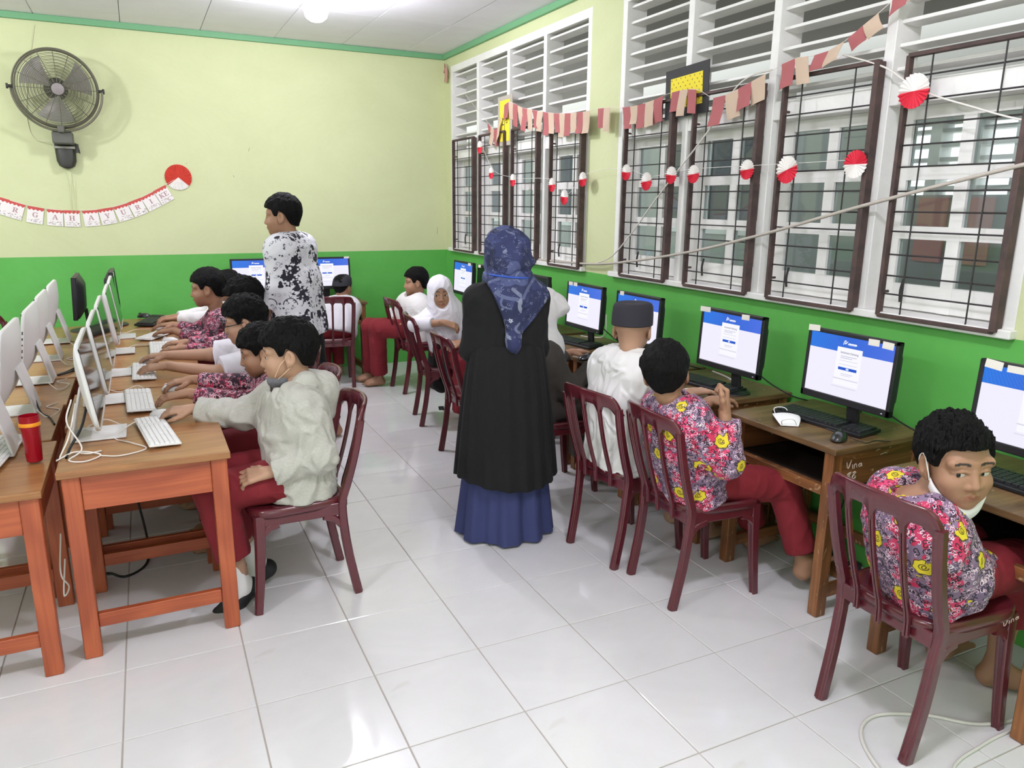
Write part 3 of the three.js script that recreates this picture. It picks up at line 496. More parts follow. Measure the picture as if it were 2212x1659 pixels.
cord([[-0.4, LT + 0.005, -4.85], [-0.43, LT + 0.005, -4.76], [-0.47, LT + 0.005, -4.68], [-0.43, LT + 0.009, -4.7], [-0.4, LT + 0.005, -4.78]], 0.005, cordB, 'black looped cord on the gap between desk rows');
cord([[-0.5, LT + 0.05, -3.95], [-0.47, LT + 0.004, -3.85], [-0.43, LT + 0.004, -3.75], [-0.4, LT + 0.004, -3.62]], 0.004, cordB, 'black cord behind the second computer at left edge');
cord([[-0.33, 0.02, -3.3], [-0.27, 0.006, -3.56], [-0.2, 0.006, -3.49], [-0.12, 0.006, -3.56], [-0.1, 0.03, -3.75], [-0.14, 0.3, -3.9]], 0.006, cordB, 'black power cord curving on the floor under the desks');
cord([[-0.36, 0.45, -3.0], [-0.37, 0.3, -2.96], [-0.35, 0.26, -2.95], [-0.37, 0.22, -2.96], [-0.36, 0.34, -3.02]], 0.003, cordW, 'white cord hanging between the two nearest desks');
[-2.1, -2.81, -3.6, -4.19, -1.35].forEach((z, i) => cord([[2.66, RT + 0.15, z + 0.04], [2.74, RT + 0.06, z + 0.12], [2.8, RT + 0.01, z + 0.2], [2.78, RT + 0.012, z + 0.28], [2.84, RT - 0.01, z + 0.3], [2.885, RT - 0.1, z + 0.3], [2.885, 0.1, z + 0.27]], 0.0035, cordB, ['black cord behind the monitor on the empty desk', 'black cord behind the monitor beside batik boy', 'black cord behind the monitor of boy in dark cap', 'black cord behind the monitor next to bent girl', 'black cord behind the rightmost monitor'][i]));
cord([[2.47, yT + 0.012, -1.97], [2.5, yT, -1.92], [2.56, RT + 0.004, -1.925], [2.62, RT, -1.9]], 0.002, cordB, 'thin black mouse cord at the edge of empty desk');
cord([[2.83, yT, -3.2], [2.8, yT, -3.05], [2.76, yT, -2.95], [2.7, yT + 0.02, -2.9]], 0.005, cordW, 'white cord behind the keyboard of boy in dark cap');
cord([[2.86, 0.9, -4.35], [2.82, yT + 0.03, -4.3], [2.8, yT, -4.4], [2.75, yT, -4.5]], 0.004, cordW, 'white cord coming down to the desk next to bent girl');
cord([[1.83, 0.006, -0.95], [1.83, 0.006, -1.2], [1.92, 0.006, -1.36], [2.03, 0.006, -1.4], [2.19, 0.006, -1.33], [2.3, 0.006, -1.23], [2.5, 0.006, -1.17], [2.7, 0.006, -1.12]], 0.006, std(0xdedad2, 0.5), 'white cable looping on the tiles under nearest chair');
cord([[1.9, 0.005, -0.9], [2.02, 0.005, -1.12], [2.23, 0.005, -1.16], [2.46, 0.005, -1.165], [2.75, 0.005, -1.2]], 0.005, std(0xdedad2, 0.5), 'straight white cable on the tiles behind nearest chair');
cord([[2.86, 1.0, -2.25], [2.885, 0.6, -2.26], [2.87, 0.2, -2.3], [2.85, 0.12, -2.32]], 0.003, cordB, 'thin black cord running down green wall to power adapter');
{ const a = thing('power_adapter', 'black power adapter and plugs on floor by green wall', 'adapter', [2.83, 0, -2.3]); obj('adapter_body', rbox(0.05, 0.11, 0.08, 0.008, 0, 0.056, 0), blackPl, a); obj('plug', [rbox(0.04, 0.04, 0.045, 0.006, -0.02, 0.022, 0.08), rbox(0.04, 0.045, 0.05, 0.006, 0, 0.024, 0.15)], blackPl2, a); obj('prong', [box(0.012, 0.006, 0.006, -0.046, 0.025, 0.08), box(0.012, 0.006, 0.006, -0.027, 0.03, 0.15), box(0.012, 0.006, 0.006, -0.031, 0.085, 0.02)], alu, a); }
{ const a = thing('power_strip', 'low wooden board with plugs along wall under the desks', 'power strip', [2.8, 0, -2.25]); obj('board', rbox(0.09, 0.025, 0.7, 0.004, -0.06, 0.0135, 0.25), WOOD.old, a); }
// red cup
{
  const c = thing('drinking_cup', 'red plastic tumbler with orange band on left desk', 'cup', [-0.422, LT, -3.12]), red = phy({ color: 0xb01226, roughness: 0.15, transmission: 0.35, thickness: 0.002, ior: 1.4 });
  obj('cup_body', lathe([[0, 0.002], [0.024, 0.002], [0.026, 0.005], [0.031, 0.12], [0.0335, 0.135], [0.0335, 0.175], [0.031, 0.175], [0.0305, 0.135], [0.023, 0.008], [0, 0.008]], 32), red, c);
  obj('orange_band', lathe([[0.0336, 0.137], [0.0352, 0.138], [0.0352, 0.15], [0.0336, 0.151]], 32), std(0xf09a1e, 0.4), c);
}
// white cloth face mask left on the desk
function maskGeo(w, h, d) { return sheet((u, v) => { const a = (u - 0.5) * 2, b = (v - 0.5) * 2; return [a * w, b * h * (1 - 0.35 * a * a), d * (1 - a * a) * (1 - 0.3 * b * b)]; }, 14, 10, 0.002); }
{ const m = thing('face_mask', 'white face mask lying on the empty desk', 'face mask', [2.455, RT, -2.29]); const g = maskGeo(0.085, 0.055, 0.03); g.rotateX(-Math.PI / 2); obj('mask_cloth', g.translate(0, 0.003, 0), std(0xf1f0ee, 0.8), m); for (const s of [-1, 1]) obj('ear_loop', tube([[s * 0.08, 0.005, -0.03], [s * 0.1, 0.03, -0.035], [s * 0.095, 0.035, 0.01], [s * 0.08, 0.006, 0.03]], 0.002, 14), std(0xf1f0ee, 0.8), m); m.rotation.y = 0.95; }
tag(obj('paper_scrap', rbox(0.06, 0.002, 0.03, 0.0005, 2.45, RT + 0.0015, -2.93), std(0xeeeae0, 0.8)), 'small white paper scrap beside the black keyboard of cap boy', 'paper');

// ================= PEOPLE =================
// signed distance fields meshed by surface nets
const smin = (a, b, k) => { const h = Math.max(k - Math.abs(a - b), 0) / k; return Math.min(a, b) - h * h * k * 0.25; };
const smax = (a, b, k) => -smin(-a, -b, k);
// capsule from a to b with radii ra, rb; cut = flat end at b
const cap = (a, b, ra, rb = ra, k = 0.03, cut = false) => ({ t: 0, a, b, ra, rb, k, cut, c: [(a[0] + b[0]) / 2, (a[1] + b[1]) / 2, (a[2] + b[2]) / 2], R: Math.hypot(a[0] - b[0], a[1] - b[1], a[2] - b[2]) / 2 + Math.max(ra, rb) });
const ell = (c, r, k = 0.02, m = null) => ({ t: 1, c, r, k, m, R: Math.max(...r) });
const sub = (p) => ({ ...p, sub: true });
const add3 = (a, b) => [a[0] + b[0], a[1] + b[1], a[2] + b[2]], mul3 = (a, s) => [a[0] * s, a[1] * s, a[2] * s], mix3 = (a, b, t) => [lerp(a[0], b[0], t), lerp(a[1], b[1], t), lerp(a[2], b[2], t)];
const sub3 = (a, b) => [a[0] - b[0], a[1] - b[1], a[2] - b[2]], len3 = (a) => Math.hypot(...a), nrm3 = (a) => mul3(a, 1 / (len3(a) || 1)), cross3 = (a, b) => [a[1] * b[2] - a[2] * b[1], a[2] * b[0] - a[0] * b[2], a[0] * b[1] - a[1] * b[0]], dot3 = (a, b) => a[0] * b[0] + a[1] * b[1] + a[2] * b[2];
function primD(p, x, y, z) {
  if (p.t === 0) {
    const [ax, ay, az] = p.a, bx = p.b[0] - ax, by = p.b[1] - ay, bz = p.b[2] - az, px = x - ax, py = y - ay, pz = z - az, bb = bx * bx + by * by + bz * bz || 1e-9, raw = (px * bx + py * by + pz * bz) / bb, t = raw < 0 ? 0 : raw > 1 ? 1 : raw;
    const qx = px - bx * t, qy = py - by * t, qz = pz - bz * t; let d = Math.sqrt(qx * qx + qy * qy + qz * qz) - (p.ra + (p.rb - p.ra) * t);
    if (p.cut) d = Math.max(d, (raw - 1) * Math.sqrt(bb)); return d;
  }
  let dx = x - p.c[0], dy = y - p.c[1], dz = z - p.c[2];
  if (p.m) { const m = p.m; [dx, dy, dz] = [dx * m[0][0] + dy * m[0][1] + dz * m[0][2], dx * m[1][0] + dy * m[1][1] + dz * m[1][2], dx * m[2][0] + dy * m[2][1] + dz * m[2][2]]; }
  const [rx, ry, rz] = p.r, k0 = Math.sqrt((dx / rx) ** 2 + (dy / ry) ** 2 + (dz / rz) ** 2), k1 = Math.sqrt((dx / rx / rx) ** 2 + (dy / ry / ry) ** 2 + (dz / rz / rz) ** 2);
  return k1 < 1e-9 ? -Math.min(rx, ry, rz) : k0 * (k0 - 1) / k1;
}
function field(prims, post) {
  const U = prims.filter((p) => !p.sub), S = prims.filter((p) => p.sub);
  return (x, y, z) => {
    let d = 1e3;
    for (const p of U) { const dx = x - p.c[0], dy = y - p.c[1], dz = z - p.c[2], lo = Math.sqrt(dx * dx + dy * dy + dz * dz) - p.R; if (lo > d + p.k && d < 0.3) continue; const q = primD(p, x, y, z); d = d > 500 ? q : smin(d, q, p.k); }
    for (const p of S) d = smax(d, -primD(p, x, y, z), p.k);
    return post ? post(d, x, y, z) : d;
  };
}
function boundsOf(prims, pad) { const lo = [1e9, 1e9, 1e9], hi = [-1e9, -1e9, -1e9]; for (const p of prims) { if (p.sub) continue; const pts = p.t === 0 ? [[p.a, p.ra], [p.b, p.rb]] : [[p.c, p.R]]; for (const [q, r] of pts) for (let i = 0; i < 3; i++) { lo[i] = Math.min(lo[i], q[i] - r - pad); hi[i] = Math.max(hi[i], q[i] + r + pad); } } return [lo, hi]; }
function netMesh(f, lo, hi, h) {
  const n = [0, 1, 2].map((i) => Math.ceil((hi[i] - lo[i]) / h) + 2), [nx, ny, nz] = n, val = new Float32Array(nx * ny * nz), B = 4, thr = B * h * 1.25 + h;
  for (let k = 0; k < nz; k += B) for (let j = 0; j < ny; j += B) for (let i = 0; i < nx; i += B) {
    const d0 = f(lo[0] + (i + 1.5) * h, lo[1] + (j + 1.5) * h, lo[2] + (k + 1.5) * h), far = Math.abs(d0) > thr;
    for (let c = k; c < Math.min(k + B, nz); c++) for (let b = j; b < Math.min(j + B, ny); b++) for (let a = i; a < Math.min(i + B, nx); a++) val[(c * ny + b) * nx + a] = far ? d0 : f(lo[0] + a * h, lo[1] + b * h, lo[2] + c * h);
  }
  const id = new Int32Array(nx * ny * nz).fill(-1), pos = [], idx = [], o = [0, 1, nx, nx + 1, nx * ny, nx * ny + 1, nx * ny + nx, nx * ny + nx + 1];
  const E = [[0, 1], [2, 3], [4, 5], [6, 7], [0, 2], [1, 3], [4, 6], [5, 7], [0, 4], [1, 5], [2, 6], [3, 7]];
  for (let k = 0; k < nz - 1; k++) for (let j = 0; j < ny - 1; j++) for (let i = 0; i < nx - 1; i++) {
    const s = (k * ny + j) * nx + i; let m = 0; for (let q = 0; q < 8; q++) if (val[s + o[q]] < 0) m |= 1 << q;
    if (m === 0 || m === 255) continue;
    let x = 0, y = 0, z = 0, c = 0;
    for (const [a, b] of E) { const va = val[s + o[a]], vb = val[s + o[b]]; if ((va < 0) === (vb < 0)) continue; const t = va / (va - vb); x += lerp(a & 1, b & 1, t); y += lerp((a >> 1) & 1, (b >> 1) & 1, t); z += lerp(a >> 2, b >> 2, t); c++; }
    id[s] = pos.length / 3; pos.push(lo[0] + (i + x / c) * h, lo[1] + (j + y / c) * h, lo[2] + (k + z / c) * h);
  }
  const quad = (a, b, c, d, flip) => { if (a < 0 || b < 0 || c < 0 || d < 0) return; flip ? idx.push(a, c, b, a, d, c) : idx.push(a, b, c, a, c, d); };
  const Y = nx, Z = nx * ny;
  for (let k = 1; k < nz - 1; k++) for (let j = 1; j < ny - 1; j++) for (let i = 1; i < nx - 1; i++) {
    const s = k * Z + j * Y + i, v = val[s] < 0;
    if (v !== val[s + 1] < 0) quad(id[s - Y - Z], id[s - Z], id[s], id[s - Y], !v);
    if (v !== val[s + Y] < 0) quad(id[s - 1 - Z], id[s - 1], id[s], id[s - Z], !v);
    if (v !== val[s + Z] < 0) quad(id[s - 1 - Y], id[s - Y], id[s], id[s - 1], !v);
  }
  const nr = new Float32Array(pos.length), e = h * 0.4;
  for (let i = 0; i < pos.length; i += 3) {
    const x = pos[i], y = pos[i + 1], z = pos[i + 2], a = f(x + e, y - e, z - e), b = f(x - e, y - e, z + e), c = f(x - e, y + e, z - e), d = f(x + e, y + e, z + e);
    let gx = a - b - c + d, gy = -a - b + c + d, gz = -a + b - c + d; const L = Math.hypot(gx, gy, gz) || 1; nr[i] = gx / L; nr[i + 1] = gy / L; nr[i + 2] = gz / L;
  }
  const g = new THREE.BufferGeometry(); g.setAttribute('position', new THREE.Float32BufferAttribute(pos, 3)); g.setAttribute('normal', new THREE.BufferAttribute(nr, 3)); g.setIndex(idx); return g;
}
const sdf = (prims, h, post, pad = 0.05) => { const [lo, hi] = boundsOf(prims, pad); return netMesh(field(prims, post), lo, hi, h); };
// cloth wrinkles: ridges that follow a warped direction
const wrinkle = (amp, fr = 1, sd = 0) => (d, x, y, z) => { if (Math.abs(d) > 0.04) return d; const w = noise3.noise(x * 7 * fr + sd, y * 7 * fr, z * 7 * fr), q = noise3.noise(x * 16 * fr + w * 1.6, y * 9 * fr + w * 1.6 + sd, z * 16 * fr), r = 1 - Math.abs(q) * 2.2; return d - amp * (r + 0.8 * w); };
function frame(yaw, pitch = 0, roll = 0) { const e = new THREE.Matrix4().makeRotationFromEuler(new THREE.Euler(pitch * D2R, yaw * D2R, roll * D2R, 'YXZ')).elements; return { x: [e[0], e[1], e[2]], y: [e[4], e[5], e[6]], z: [e[8], e[9], e[10]], m: [[e[0], e[1], e[2]], [e[4], e[5], e[6]], [e[8], e[9], e[10]]] }; }
const put = (c, F, s) => (x, y, z) => add3(c, add3(add3(mul3(F.x, x * s), mul3(F.y, y * s)), mul3(F.z, z * s)));

const skinMat = new THREE.MeshPhysicalMaterial({ vertexColors: true, roughness: 0.55, sheen: 0.15 });
const SK = { tan: [0.36, 0.19, 0.11], light: [0.45, 0.26, 0.165], brown: [0.27, 0.13, 0.07] };
const hairMat = new THREE.MeshPhysicalMaterial({ color: 0x070606, roughness: 0.7, specularIntensity: 0.35, bumpMap: dataTex(256, (u, v) => { const k = 128 + 110 * tn(u, v, 70, 8) + 40 * tn(u, v, 140, 20, 3); return [k, k, k]; }, false), bumpScale: 0.003 });
const eyeWhite = std(0xc9c0b8, 0.25), iris = std(0x140b07, 0.1);
function headPrims(H, hf = 1) {
  const { c, F, s } = H, p = put(c, F, s), e = (x, y, z, rx, ry, rz, k) => ell(p(x, y, z), [rx * s, ry * s, rz * s], k, F.m), cp = (a, b, r1, r2, k) => cap(p(...a), p(...b), r1 * s, r2 * s, k);
  const L = [e(0, 0.03, -0.012, 0.073, 0.082, 0.091, 0.02), e(0, -0.035, 0.027, 0.061, 0.068, 0.06, 0.035), e(0, -0.086, 0.062, 0.024, 0.02, 0.02, 0.03), cp([0, 0.0, 0.081], [0, -0.031, 0.093], 0.007, 0.0115, 0.014), cp([-0.046, 0.022, 0.066], [0.046, 0.022, 0.066], 0.013, 0.013, 0.02)];
  for (const q of [-1, 1]) {
    L.push(e(q * 0.0125, -0.0355, 0.086, 0.0085, 0.007, 0.009, 0.008), e(q * 0.037, -0.034, 0.056, 0.026, 0.026, 0.027, 0.025), cp([q * 0.016, 0.002, 0.079], [q * 0.03, 0.0042, 0.078], 0.0052, 0.0055, 0.005), cp([q * 0.03, 0.0042, 0.078], [q * 0.045, 0.0, 0.068], 0.0055, 0.005, 0.005), cp([q * 0.018, -0.0112, 0.076], [q * 0.042, -0.0108, 0.069], 0.005, 0.005, 0.006), e(q * 0.028, -0.062, 0.055, 0.02, 0.02, 0.024, 0.02));
    L.push(e(q * 0.0775, -0.008, -0.004, 0.008, 0.032, 0.02, 0.006), cp([q * 0.073, -0.03, 0.006], [q * 0.072, -0.04, 0.006], 0.007, 0.006, 0.006));
    L.push(sub(e(q * 0.0845, -0.005, 0.001, 0.0055, 0.018, 0.01, 0.004)));
    L.push(sub(e(q * 0.03, -0.004, 0.09, 0.018, 0.007, 0.014, 0.004)));
  }
  L.push(cp([-0.019, -0.0605, 0.077], [0, -0.0585, 0.0875], 0.005, 0.006, 0.005), cp([0.019, -0.0605, 0.077], [0, -0.0585, 0.0875], 0.005, 0.006, 0.005), cp([-0.015, -0.0685, 0.078], [0.015, -0.0685, 0.078], 0.0065, 0.0065, 0.008), e(0, -0.0685, 0.082, 0.014, 0.0065, 0.006, 0.006));
  return L;
}
function headColor(H, tone, mouth = 1) { // skin dye: lips, brows
  const { c, F, s } = H, lip = [tone[0] * 0.86, tone[1] * 0.66, tone[2] * 0.66], brow = [0.03, 0.02, 0.016];
  return (x, y, z) => {
    const d = sub3([x, y, z], c), u = dot3(d, F.x) / s, v = dot3(d, F.y) / s, w = dot3(d, F.z) / s; let col = tone;
    if (w > 0.06 && Math.abs(u) < 0.021 && Math.abs(v + 0.0645) < 0.0095 * (1 - Math.abs(u) * 22)) col = lip;
    const a = Math.abs(u); if (w > 0.04 && a > 0.012 && a < 0.05 && Math.abs(v - (0.0225 + 0.004 * Math.sin((a - 0.012) * 80))) < 0.0034) col = brow;
    return col;
  };
}
function paint(g, f) { const p = g.attributes.position, c = new Float32Array(p.count * 3); for (let i = 0; i < p.count; i++) c.set(f(p.getX(i), p.getY(i), p.getZ(i)), i * 3); g.setAttribute('color', new THREE.BufferAttribute(c, 3)); g.deleteAttribute('uv'); return g; }
// hand: wrist w, pointing d, back of hand up n, side +1 = left
function handPrims(w, d, n, left, s, curl = 0.35, spread = 1) {
  d = nrm3(d); n = nrm3(sub3(n, mul3(d, dot3(n, d)))); const x = mul3(cross3(n, d), 1), p = (a, b, c) => add3(w, add3(add3(mul3(x, a * s), mul3(n, b * s)), mul3(d, c * s))), L = [], q = left ? 1 : -1;
  // thumb side: for a left hand, palm down, pointing forward, thumb is to the right (-x of cross(n,d)=left side)
  const th = left ? -1 : 1; const k = 0.012;
  L.push(cap(p(0, 0, -0.02), p(0, 0, 0.02), 0.02 * s, 0.021 * s, 0.02));
  const fx = [-0.027, -0.009, 0.009, 0.026], fl = [0.068, 0.076, 0.07, 0.055], order = th < 0 ? [0, 1, 2, 3] : [3, 2, 1, 0];
  for (let i = 0; i < 4; i++) {
    const X = fx[order[i]], l = fl[i] , kx = X * 1.05;
    L.push(cap(p(X * 0.45, 0.002, 0.0), p(kx, 0.002, 0.078), 0.0125 * s, 0.0105 * s, 0.014));
    let a = curl * 0.6, pt = [kx, 0.002, 0.078]; const seg = [l * 0.45, l * 0.3, l * 0.25];
    seg.forEach((sl, j) => { const nx = [pt[0] + (X * 0.18) * spread * sl * 10, pt[1] - Math.sin(a) * sl, pt[2] + Math.cos(a) * sl]; L.push(cap(p(...pt), p(...nx), (0.0092 - j * 0.0008) * s, (0.0086 - j * 0.0009) * s, 0.004)); pt = nx; a += curl * (j ? 0.9 : 1.1); });
  }
  let pt = [th * 0.02, -0.004, 0.015]; [[th * 0.04, -0.012, 0.04, 0.0115], [th * 0.05, -0.018, 0.064, 0.0098], [th * 0.05, -0.024, 0.085, 0.0082]].forEach(([a, b, c, r]) => { L.push(cap(p(...pt), p(a, b, c), (r + 0.0012) * s, r * s, 0.008)); pt = [a, b, c]; });
  return L;
}
function footPrims(an, dir, s, bare = true) {
  const d = nrm3([dir[0], 0, dir[2]]), up = [0, 1, 0], x = cross3(up, d), dd = nrm3(dir), u = nrm3(cross3(dd, x)), p = (a, b, c) => add3(an, add3(add3(mul3(x, a * s), mul3(u, b * s)), mul3(dd, c * s)));
  const L = [cap(p(0, 0, 0), p(0, -0.045, -0.02), 0.033 * s, 0.03 * s, 0.02), cap(p(0, -0.02, 0.01), p(-0.006, -0.052, 0.1), 0.034 * s, 0.024 * s, 0.025), cap(p(0.012, -0.05, -0.02), p(0.018, -0.056, 0.1), 0.026 * s, 0.02 * s, 0.025), cap(p(-0.012, -0.05, -0.02), p(-0.02, -0.055, 0.105), 0.026 * s, 0.021 * s, 0.025)];
  if (bare) [-0.034, -0.016, 0.0, 0.014, 0.028].forEach((X, i) => L.push(cap(p(X * 0.9, -0.058, 0.105), p(X * 1.05, -0.064, 0.142 - i * 0.006), 0.012 * s, (i ? 0.0085 : 0.0115) * s, 0.006)));
  return L;
}
// hair cap: style {front, spike, vol}
function hairGeo(H, o = {}) {
  const { c, F, s } = H, vol = o.vol ?? 0.014, sp = o.spike ?? 0.006, fr = o.front ?? 0.052, sd = o.seed ?? 0;
  const pts = [[-0.12, -0.07], [-0.075, -0.062], [-0.045, -0.045], [-0.024, 0.012], [0.004, 0.03], [0.018, 0.004], [0.034, 0.0], [0.046, fr - 0.012], [0.07, fr], [0.13, fr + 0.004]];
  const line = (w) => { for (let i = 1; i < pts.length; i++) if (w < pts[i][0]) { const [a, b] = pts[i - 1], [e, f] = pts[i]; return lerp(b, f, clamp((w - a) / (e - a), 0, 1)); } return pts[pts.length - 1][1]; };
  const base = [ell(add3(c, add3(mul3(F.y, 0.034 * s), mul3(F.z, -0.012 * s))), [(0.074 + vol) * s, (0.083 + vol * 1.15) * s, (0.093 + vol) * s], 0.01, F.m), cap(add3(c, add3(mul3(F.y, -0.03 * s), mul3(F.z, -0.045 * s))), add3(c, add3(mul3(F.y, -0.055 * s), mul3(F.z, -0.048 * s))), 0.05 * s, 0.042 * s, 0.03)];
  const f0 = field(base);
  return netMesh((x, y, z) => {
    let d = f0(x, y, z); if (d > 0.06) return d;
    const q = sub3([x, y, z], c), u = dot3(q, F.x) / s, v = dot3(q, F.y) / s, w = dot3(q, F.z) / s;
    const fq = o.fq ?? 1, n1 = noise3.noise(u * 70 * fq + sd, v * 22, w * 45 * fq), n2 = noise3.noise(u * 150 * fq, v * 60 + sd, w * 120 * fq), n0 = noise3.noise(u * 22 + sd, v * 22, w * 22);
    d -= sp * (n1 * 0.9 + n2 * 0.5 + n0 * 0.9) * clamp(0.3 + (v + 0.03) * 9, 0.25, 1);
    const ln = line(w) + 0.006 * n1 + (o.fringe ?? 0) * (w > 0.05 ? noise3.noise(u * 40 + sd, 2, 3) : 0);
    return smax(d, (ln - v) * s * 0.85, 0.008);
  }, ...boundsOf(base, 0.03), o.h ?? 0.005);
}
const cloth = (color, rough = 0.85) => new THREE.MeshPhysicalMaterial({ color, roughness: rough, sheen: 0.25, sheenRoughness: 0.6 });

/* person: all joints are places in the room. Spec fields:
   base [x,z], yaw (torso), pel, chest (base of neck), sw half shoulder width, head {c,yaw,pitch,roll,s}, armL/armR [elbow, wrist, handDir, handUp, curl], legL/legR [knee, ankle, footDir], tone, g girth */
function person(o, label) {
  const P = thing('person', label, 'person', [o.base[0], 0, o.base[1]], 0, o.group);
  const loc = (a) => [a[0] - o.base[0], a[1], a[2] - o.base[1]], g = o.g ?? 1, hs = o.hs ?? g, cell = o.cell ?? 0.011;
  const T = frame(o.yaw, 0, 0), pel = loc(o.pel), ch = loc(o.chest), hd = { c: loc(o.head.c), F: frame(o.head.yaw, o.head.pitch ?? 0, o.head.roll ?? 0), s: o.head.s ?? 1 };
  const up = nrm3(sub3(ch, pel)), sw = o.sw ?? 0.145, sY = frame(o.yaw + (o.twist ?? 0));
  const sh = [1, -1].map((q) => add3(ch, add3(mul3(sY.x, q * (sw - 0.02)), mul3(up, -0.045 + q * (o.shTilt ?? 0))))), hip = [1, -1].map((q) => add3(pel, mul3(T.x, q * 0.075 * g)));
  const arms = [o.armL, o.armR].map((a) => a && [loc(a[0]), loc(a[1]), ...a.slice(2)]), legs = [o.legL, o.legR].map((a) => a && [loc(a[0]), loc(a[1]), ...a.slice(2)]);
  const low = add3(pel, mul3(up, -0.02)), mid = mix3(pel, ch, 0.5);
  const torso = (i, k = 0.07) => { const L = []; for (const q of [1, -1]) { L.push(cap(add3(low, mul3(T.x, q * 0.06 * g)), add3(mid, mul3(T.x, q * 0.052 * g)), (0.092 * g) + i, 0.085 * g + i, k)); L.push(cap(add3(mid, mul3(T.x, q * 0.052 * g)), add3(mix3(mid, ch, 0.75), mul3(sY.x, q * 0.065 * g)), 0.085 * g + i, 0.08 * g + i, k)); L.push(cap(add3(ch, mul3(up, -0.035)), sh[q > 0 ? 0 : 1], 0.05 * g + i, 0.045 * g + i, k)); L.push(cap(add3(sh[q > 0 ? 0 : 1], mul3(up, -0.03)), add3(mid, mul3(T.x, q * 0.065 * g)), 0.05 * g + i, 0.065 * g + i, k)); } return L; };
  const neckTop = add3(hd.c, add3(mul3(hd.F.y, -0.05 * hd.s), mul3(hd.F.z, -0.022 * hd.s)));
  // --- the body: one skin surface
  const bp = torso(-0.012); bp.push(cap(add3(ch, mul3(up, -0.03)), neckTop, 0.047 * hd.s, 0.045 * hd.s, 0.03));
  arms.forEach((a, i) => { if (!a) return; bp.push(cap(sh[i], a[0], 0.042 * g, 0.034 * g, 0.04), cap(a[0], a[1], 0.034 * g, 0.0235 * g, 0.02)); });
  legs.forEach((a, i) => { if (!a) return; bp.push(cap(hip[i], a[0], 0.072 * g, 0.05 * g, 0.04), cap(a[0], mix3(a[0], a[1], 0.35), 0.049 * g, 0.047 * g, 0.03), cap(mix3(a[0], a[1], 0.35), a[1], 0.047 * g, 0.031 * g, 0.02)); });
  legs.forEach((a) => { if (a && a[2]) bp.push(...footPrims(a[1], a[2], g * 1.02, true)); });
  const tone = o.tone ?? SK.tan, parts = [paint(sdf(bp, cell), () => tone)];
  parts.push(paint(sdf([...headPrims(hd), cap(neckTop, add3(neckTop, mul3(hd.F.y, -0.03)), 0.044 * hd.s, 0.044 * hd.s, 0.03)], o.faceCell ?? 0.005), headColor(hd, tone)));
  arms.forEach((a, i) => { if (a && a[2]) parts.push(paint(sdf(handPrims(a[1], a[2], a[3] ?? [0, 1, 0], i === 0, hs * 0.98, a[4] ?? 0.35), 0.0038, null, 0.012), () => tone)); });
  const body = obj('body', mergeGeometries(parts.map((q) => q.toNonIndexed())), skinMat, P);
  if (o.eyes !== false) for (const q of [-1, 1]) {
    const pp = put(hd.c, hd.F, hd.s), e = obj('eye', new THREE.SphereGeometry(0.0125 * hd.s, 16, 10).scale(1.1, 0.8, 0.8).applyMatrix4(new THREE.Matrix4().makeBasis(V(...hd.F.x), V(...hd.F.y), V(...hd.F.z)).setPosition(...pp(q * 0.03, -0.0035, 0.0712))), eyeWhite, P);
    const gz = o.gaze ?? 0; obj('iris', new THREE.SphereGeometry(0.0064 * hd.s, 12, 8).scale(1, 1, 0.5).applyMatrix4(new THREE.Matrix4().makeBasis(V(...hd.F.x), V(...hd.F.y), V(...hd.F.z)).setPosition(...pp(q * 0.03 + gz, -0.003, 0.0795 - Math.abs(gz) * 0.25))), iris, e);
  }
  if (o.hair !== null) obj('hair', uvBox(hairGeo(hd, o.hair ?? {}), 0.12), hairMat, P);
  // --- clothes
  const S = o.shirt;
  if (S) {
    const L = torso(S.fit ?? 0.014, 0.06), hemEnd = add3(pel, mul3(up, -(S.hem ?? 0.07)));
    for (const q of [1, -1]) L.push(cap(add3(mid, mul3(T.x, q * 0.05 * g)), add3(hemEnd, mul3(T.x, q * 0.062 * g)), 0.09 * g + (S.fit ?? 0.014), (0.1 * g) + (S.fit ?? 0.014) + (S.flare ?? 0), 0.06, true));
    L.forEach((p) => { if (p.t === 0) p.keep = true; });
    arms.forEach((a, i) => { if (!a) return; const sl = S.sleeve ?? 1, r = S.sr ?? 0.052; const eMid = add3(a[0], [0, 0, 0]);
      if (sl >= 1) { L.push(cap(sh[i], eMid, (r + 0.008) * g, r * g, 0.055)); const cuff = mix3(a[0], a[1], Math.min(sl - 1, 1) || 0.9); L.push(cap(eMid, cuff, r * 0.98 * g, (S.cuff ?? 0.04) * g, 0.02, true)); }
      else L.push(cap(sh[i], mix3(sh[i], a[0], sl), (r + 0.008) * g, (r + 0.006) * g, 0.035, true)); });
    const fcut = field(L), hemN = mul3(up, -1), hemP = hemEnd, wr = wrinkle(S.wr ?? 0.0035, S.wf ?? 1, o.base[0] * 3);
    const neckC = add3(ch, add3(mul3(up, 0.03), mul3(T.z, 0.02))), nk = cap(add3(neckC, mul3(up, -0.03)), add3(neckC, mul3(up, 0.12)), 0.05 * hd.s, 0.075 * hd.s);
    const [lo, hi] = boundsOf(L, 0.07);
    const geo = netMesh((x, y, z) => { let d = wr(fcut(x, y, z), x, y, z); const hp = (x - hemP[0]) * hemN[0] + (y - hemP[1]) * hemN[1] + (z - hemP[2]) * hemN[2]; if (hp > -0.05) { const armNear = arms.some((a) => a && Math.min(primD(cap(a[0], a[1], 0.05, 0.05), x, y, z), 1) < 0.035); if (!armNear) d = Math.max(d, hp); } return smax(d, -primD(nk, x, y, z), 0.008); }, lo, hi, S.cell ?? cell);
    obj(S.name ?? 'shirt', uvBox(geo, S.uv ?? 0.5, o.base[0], o.base[1]), S.mat, P);
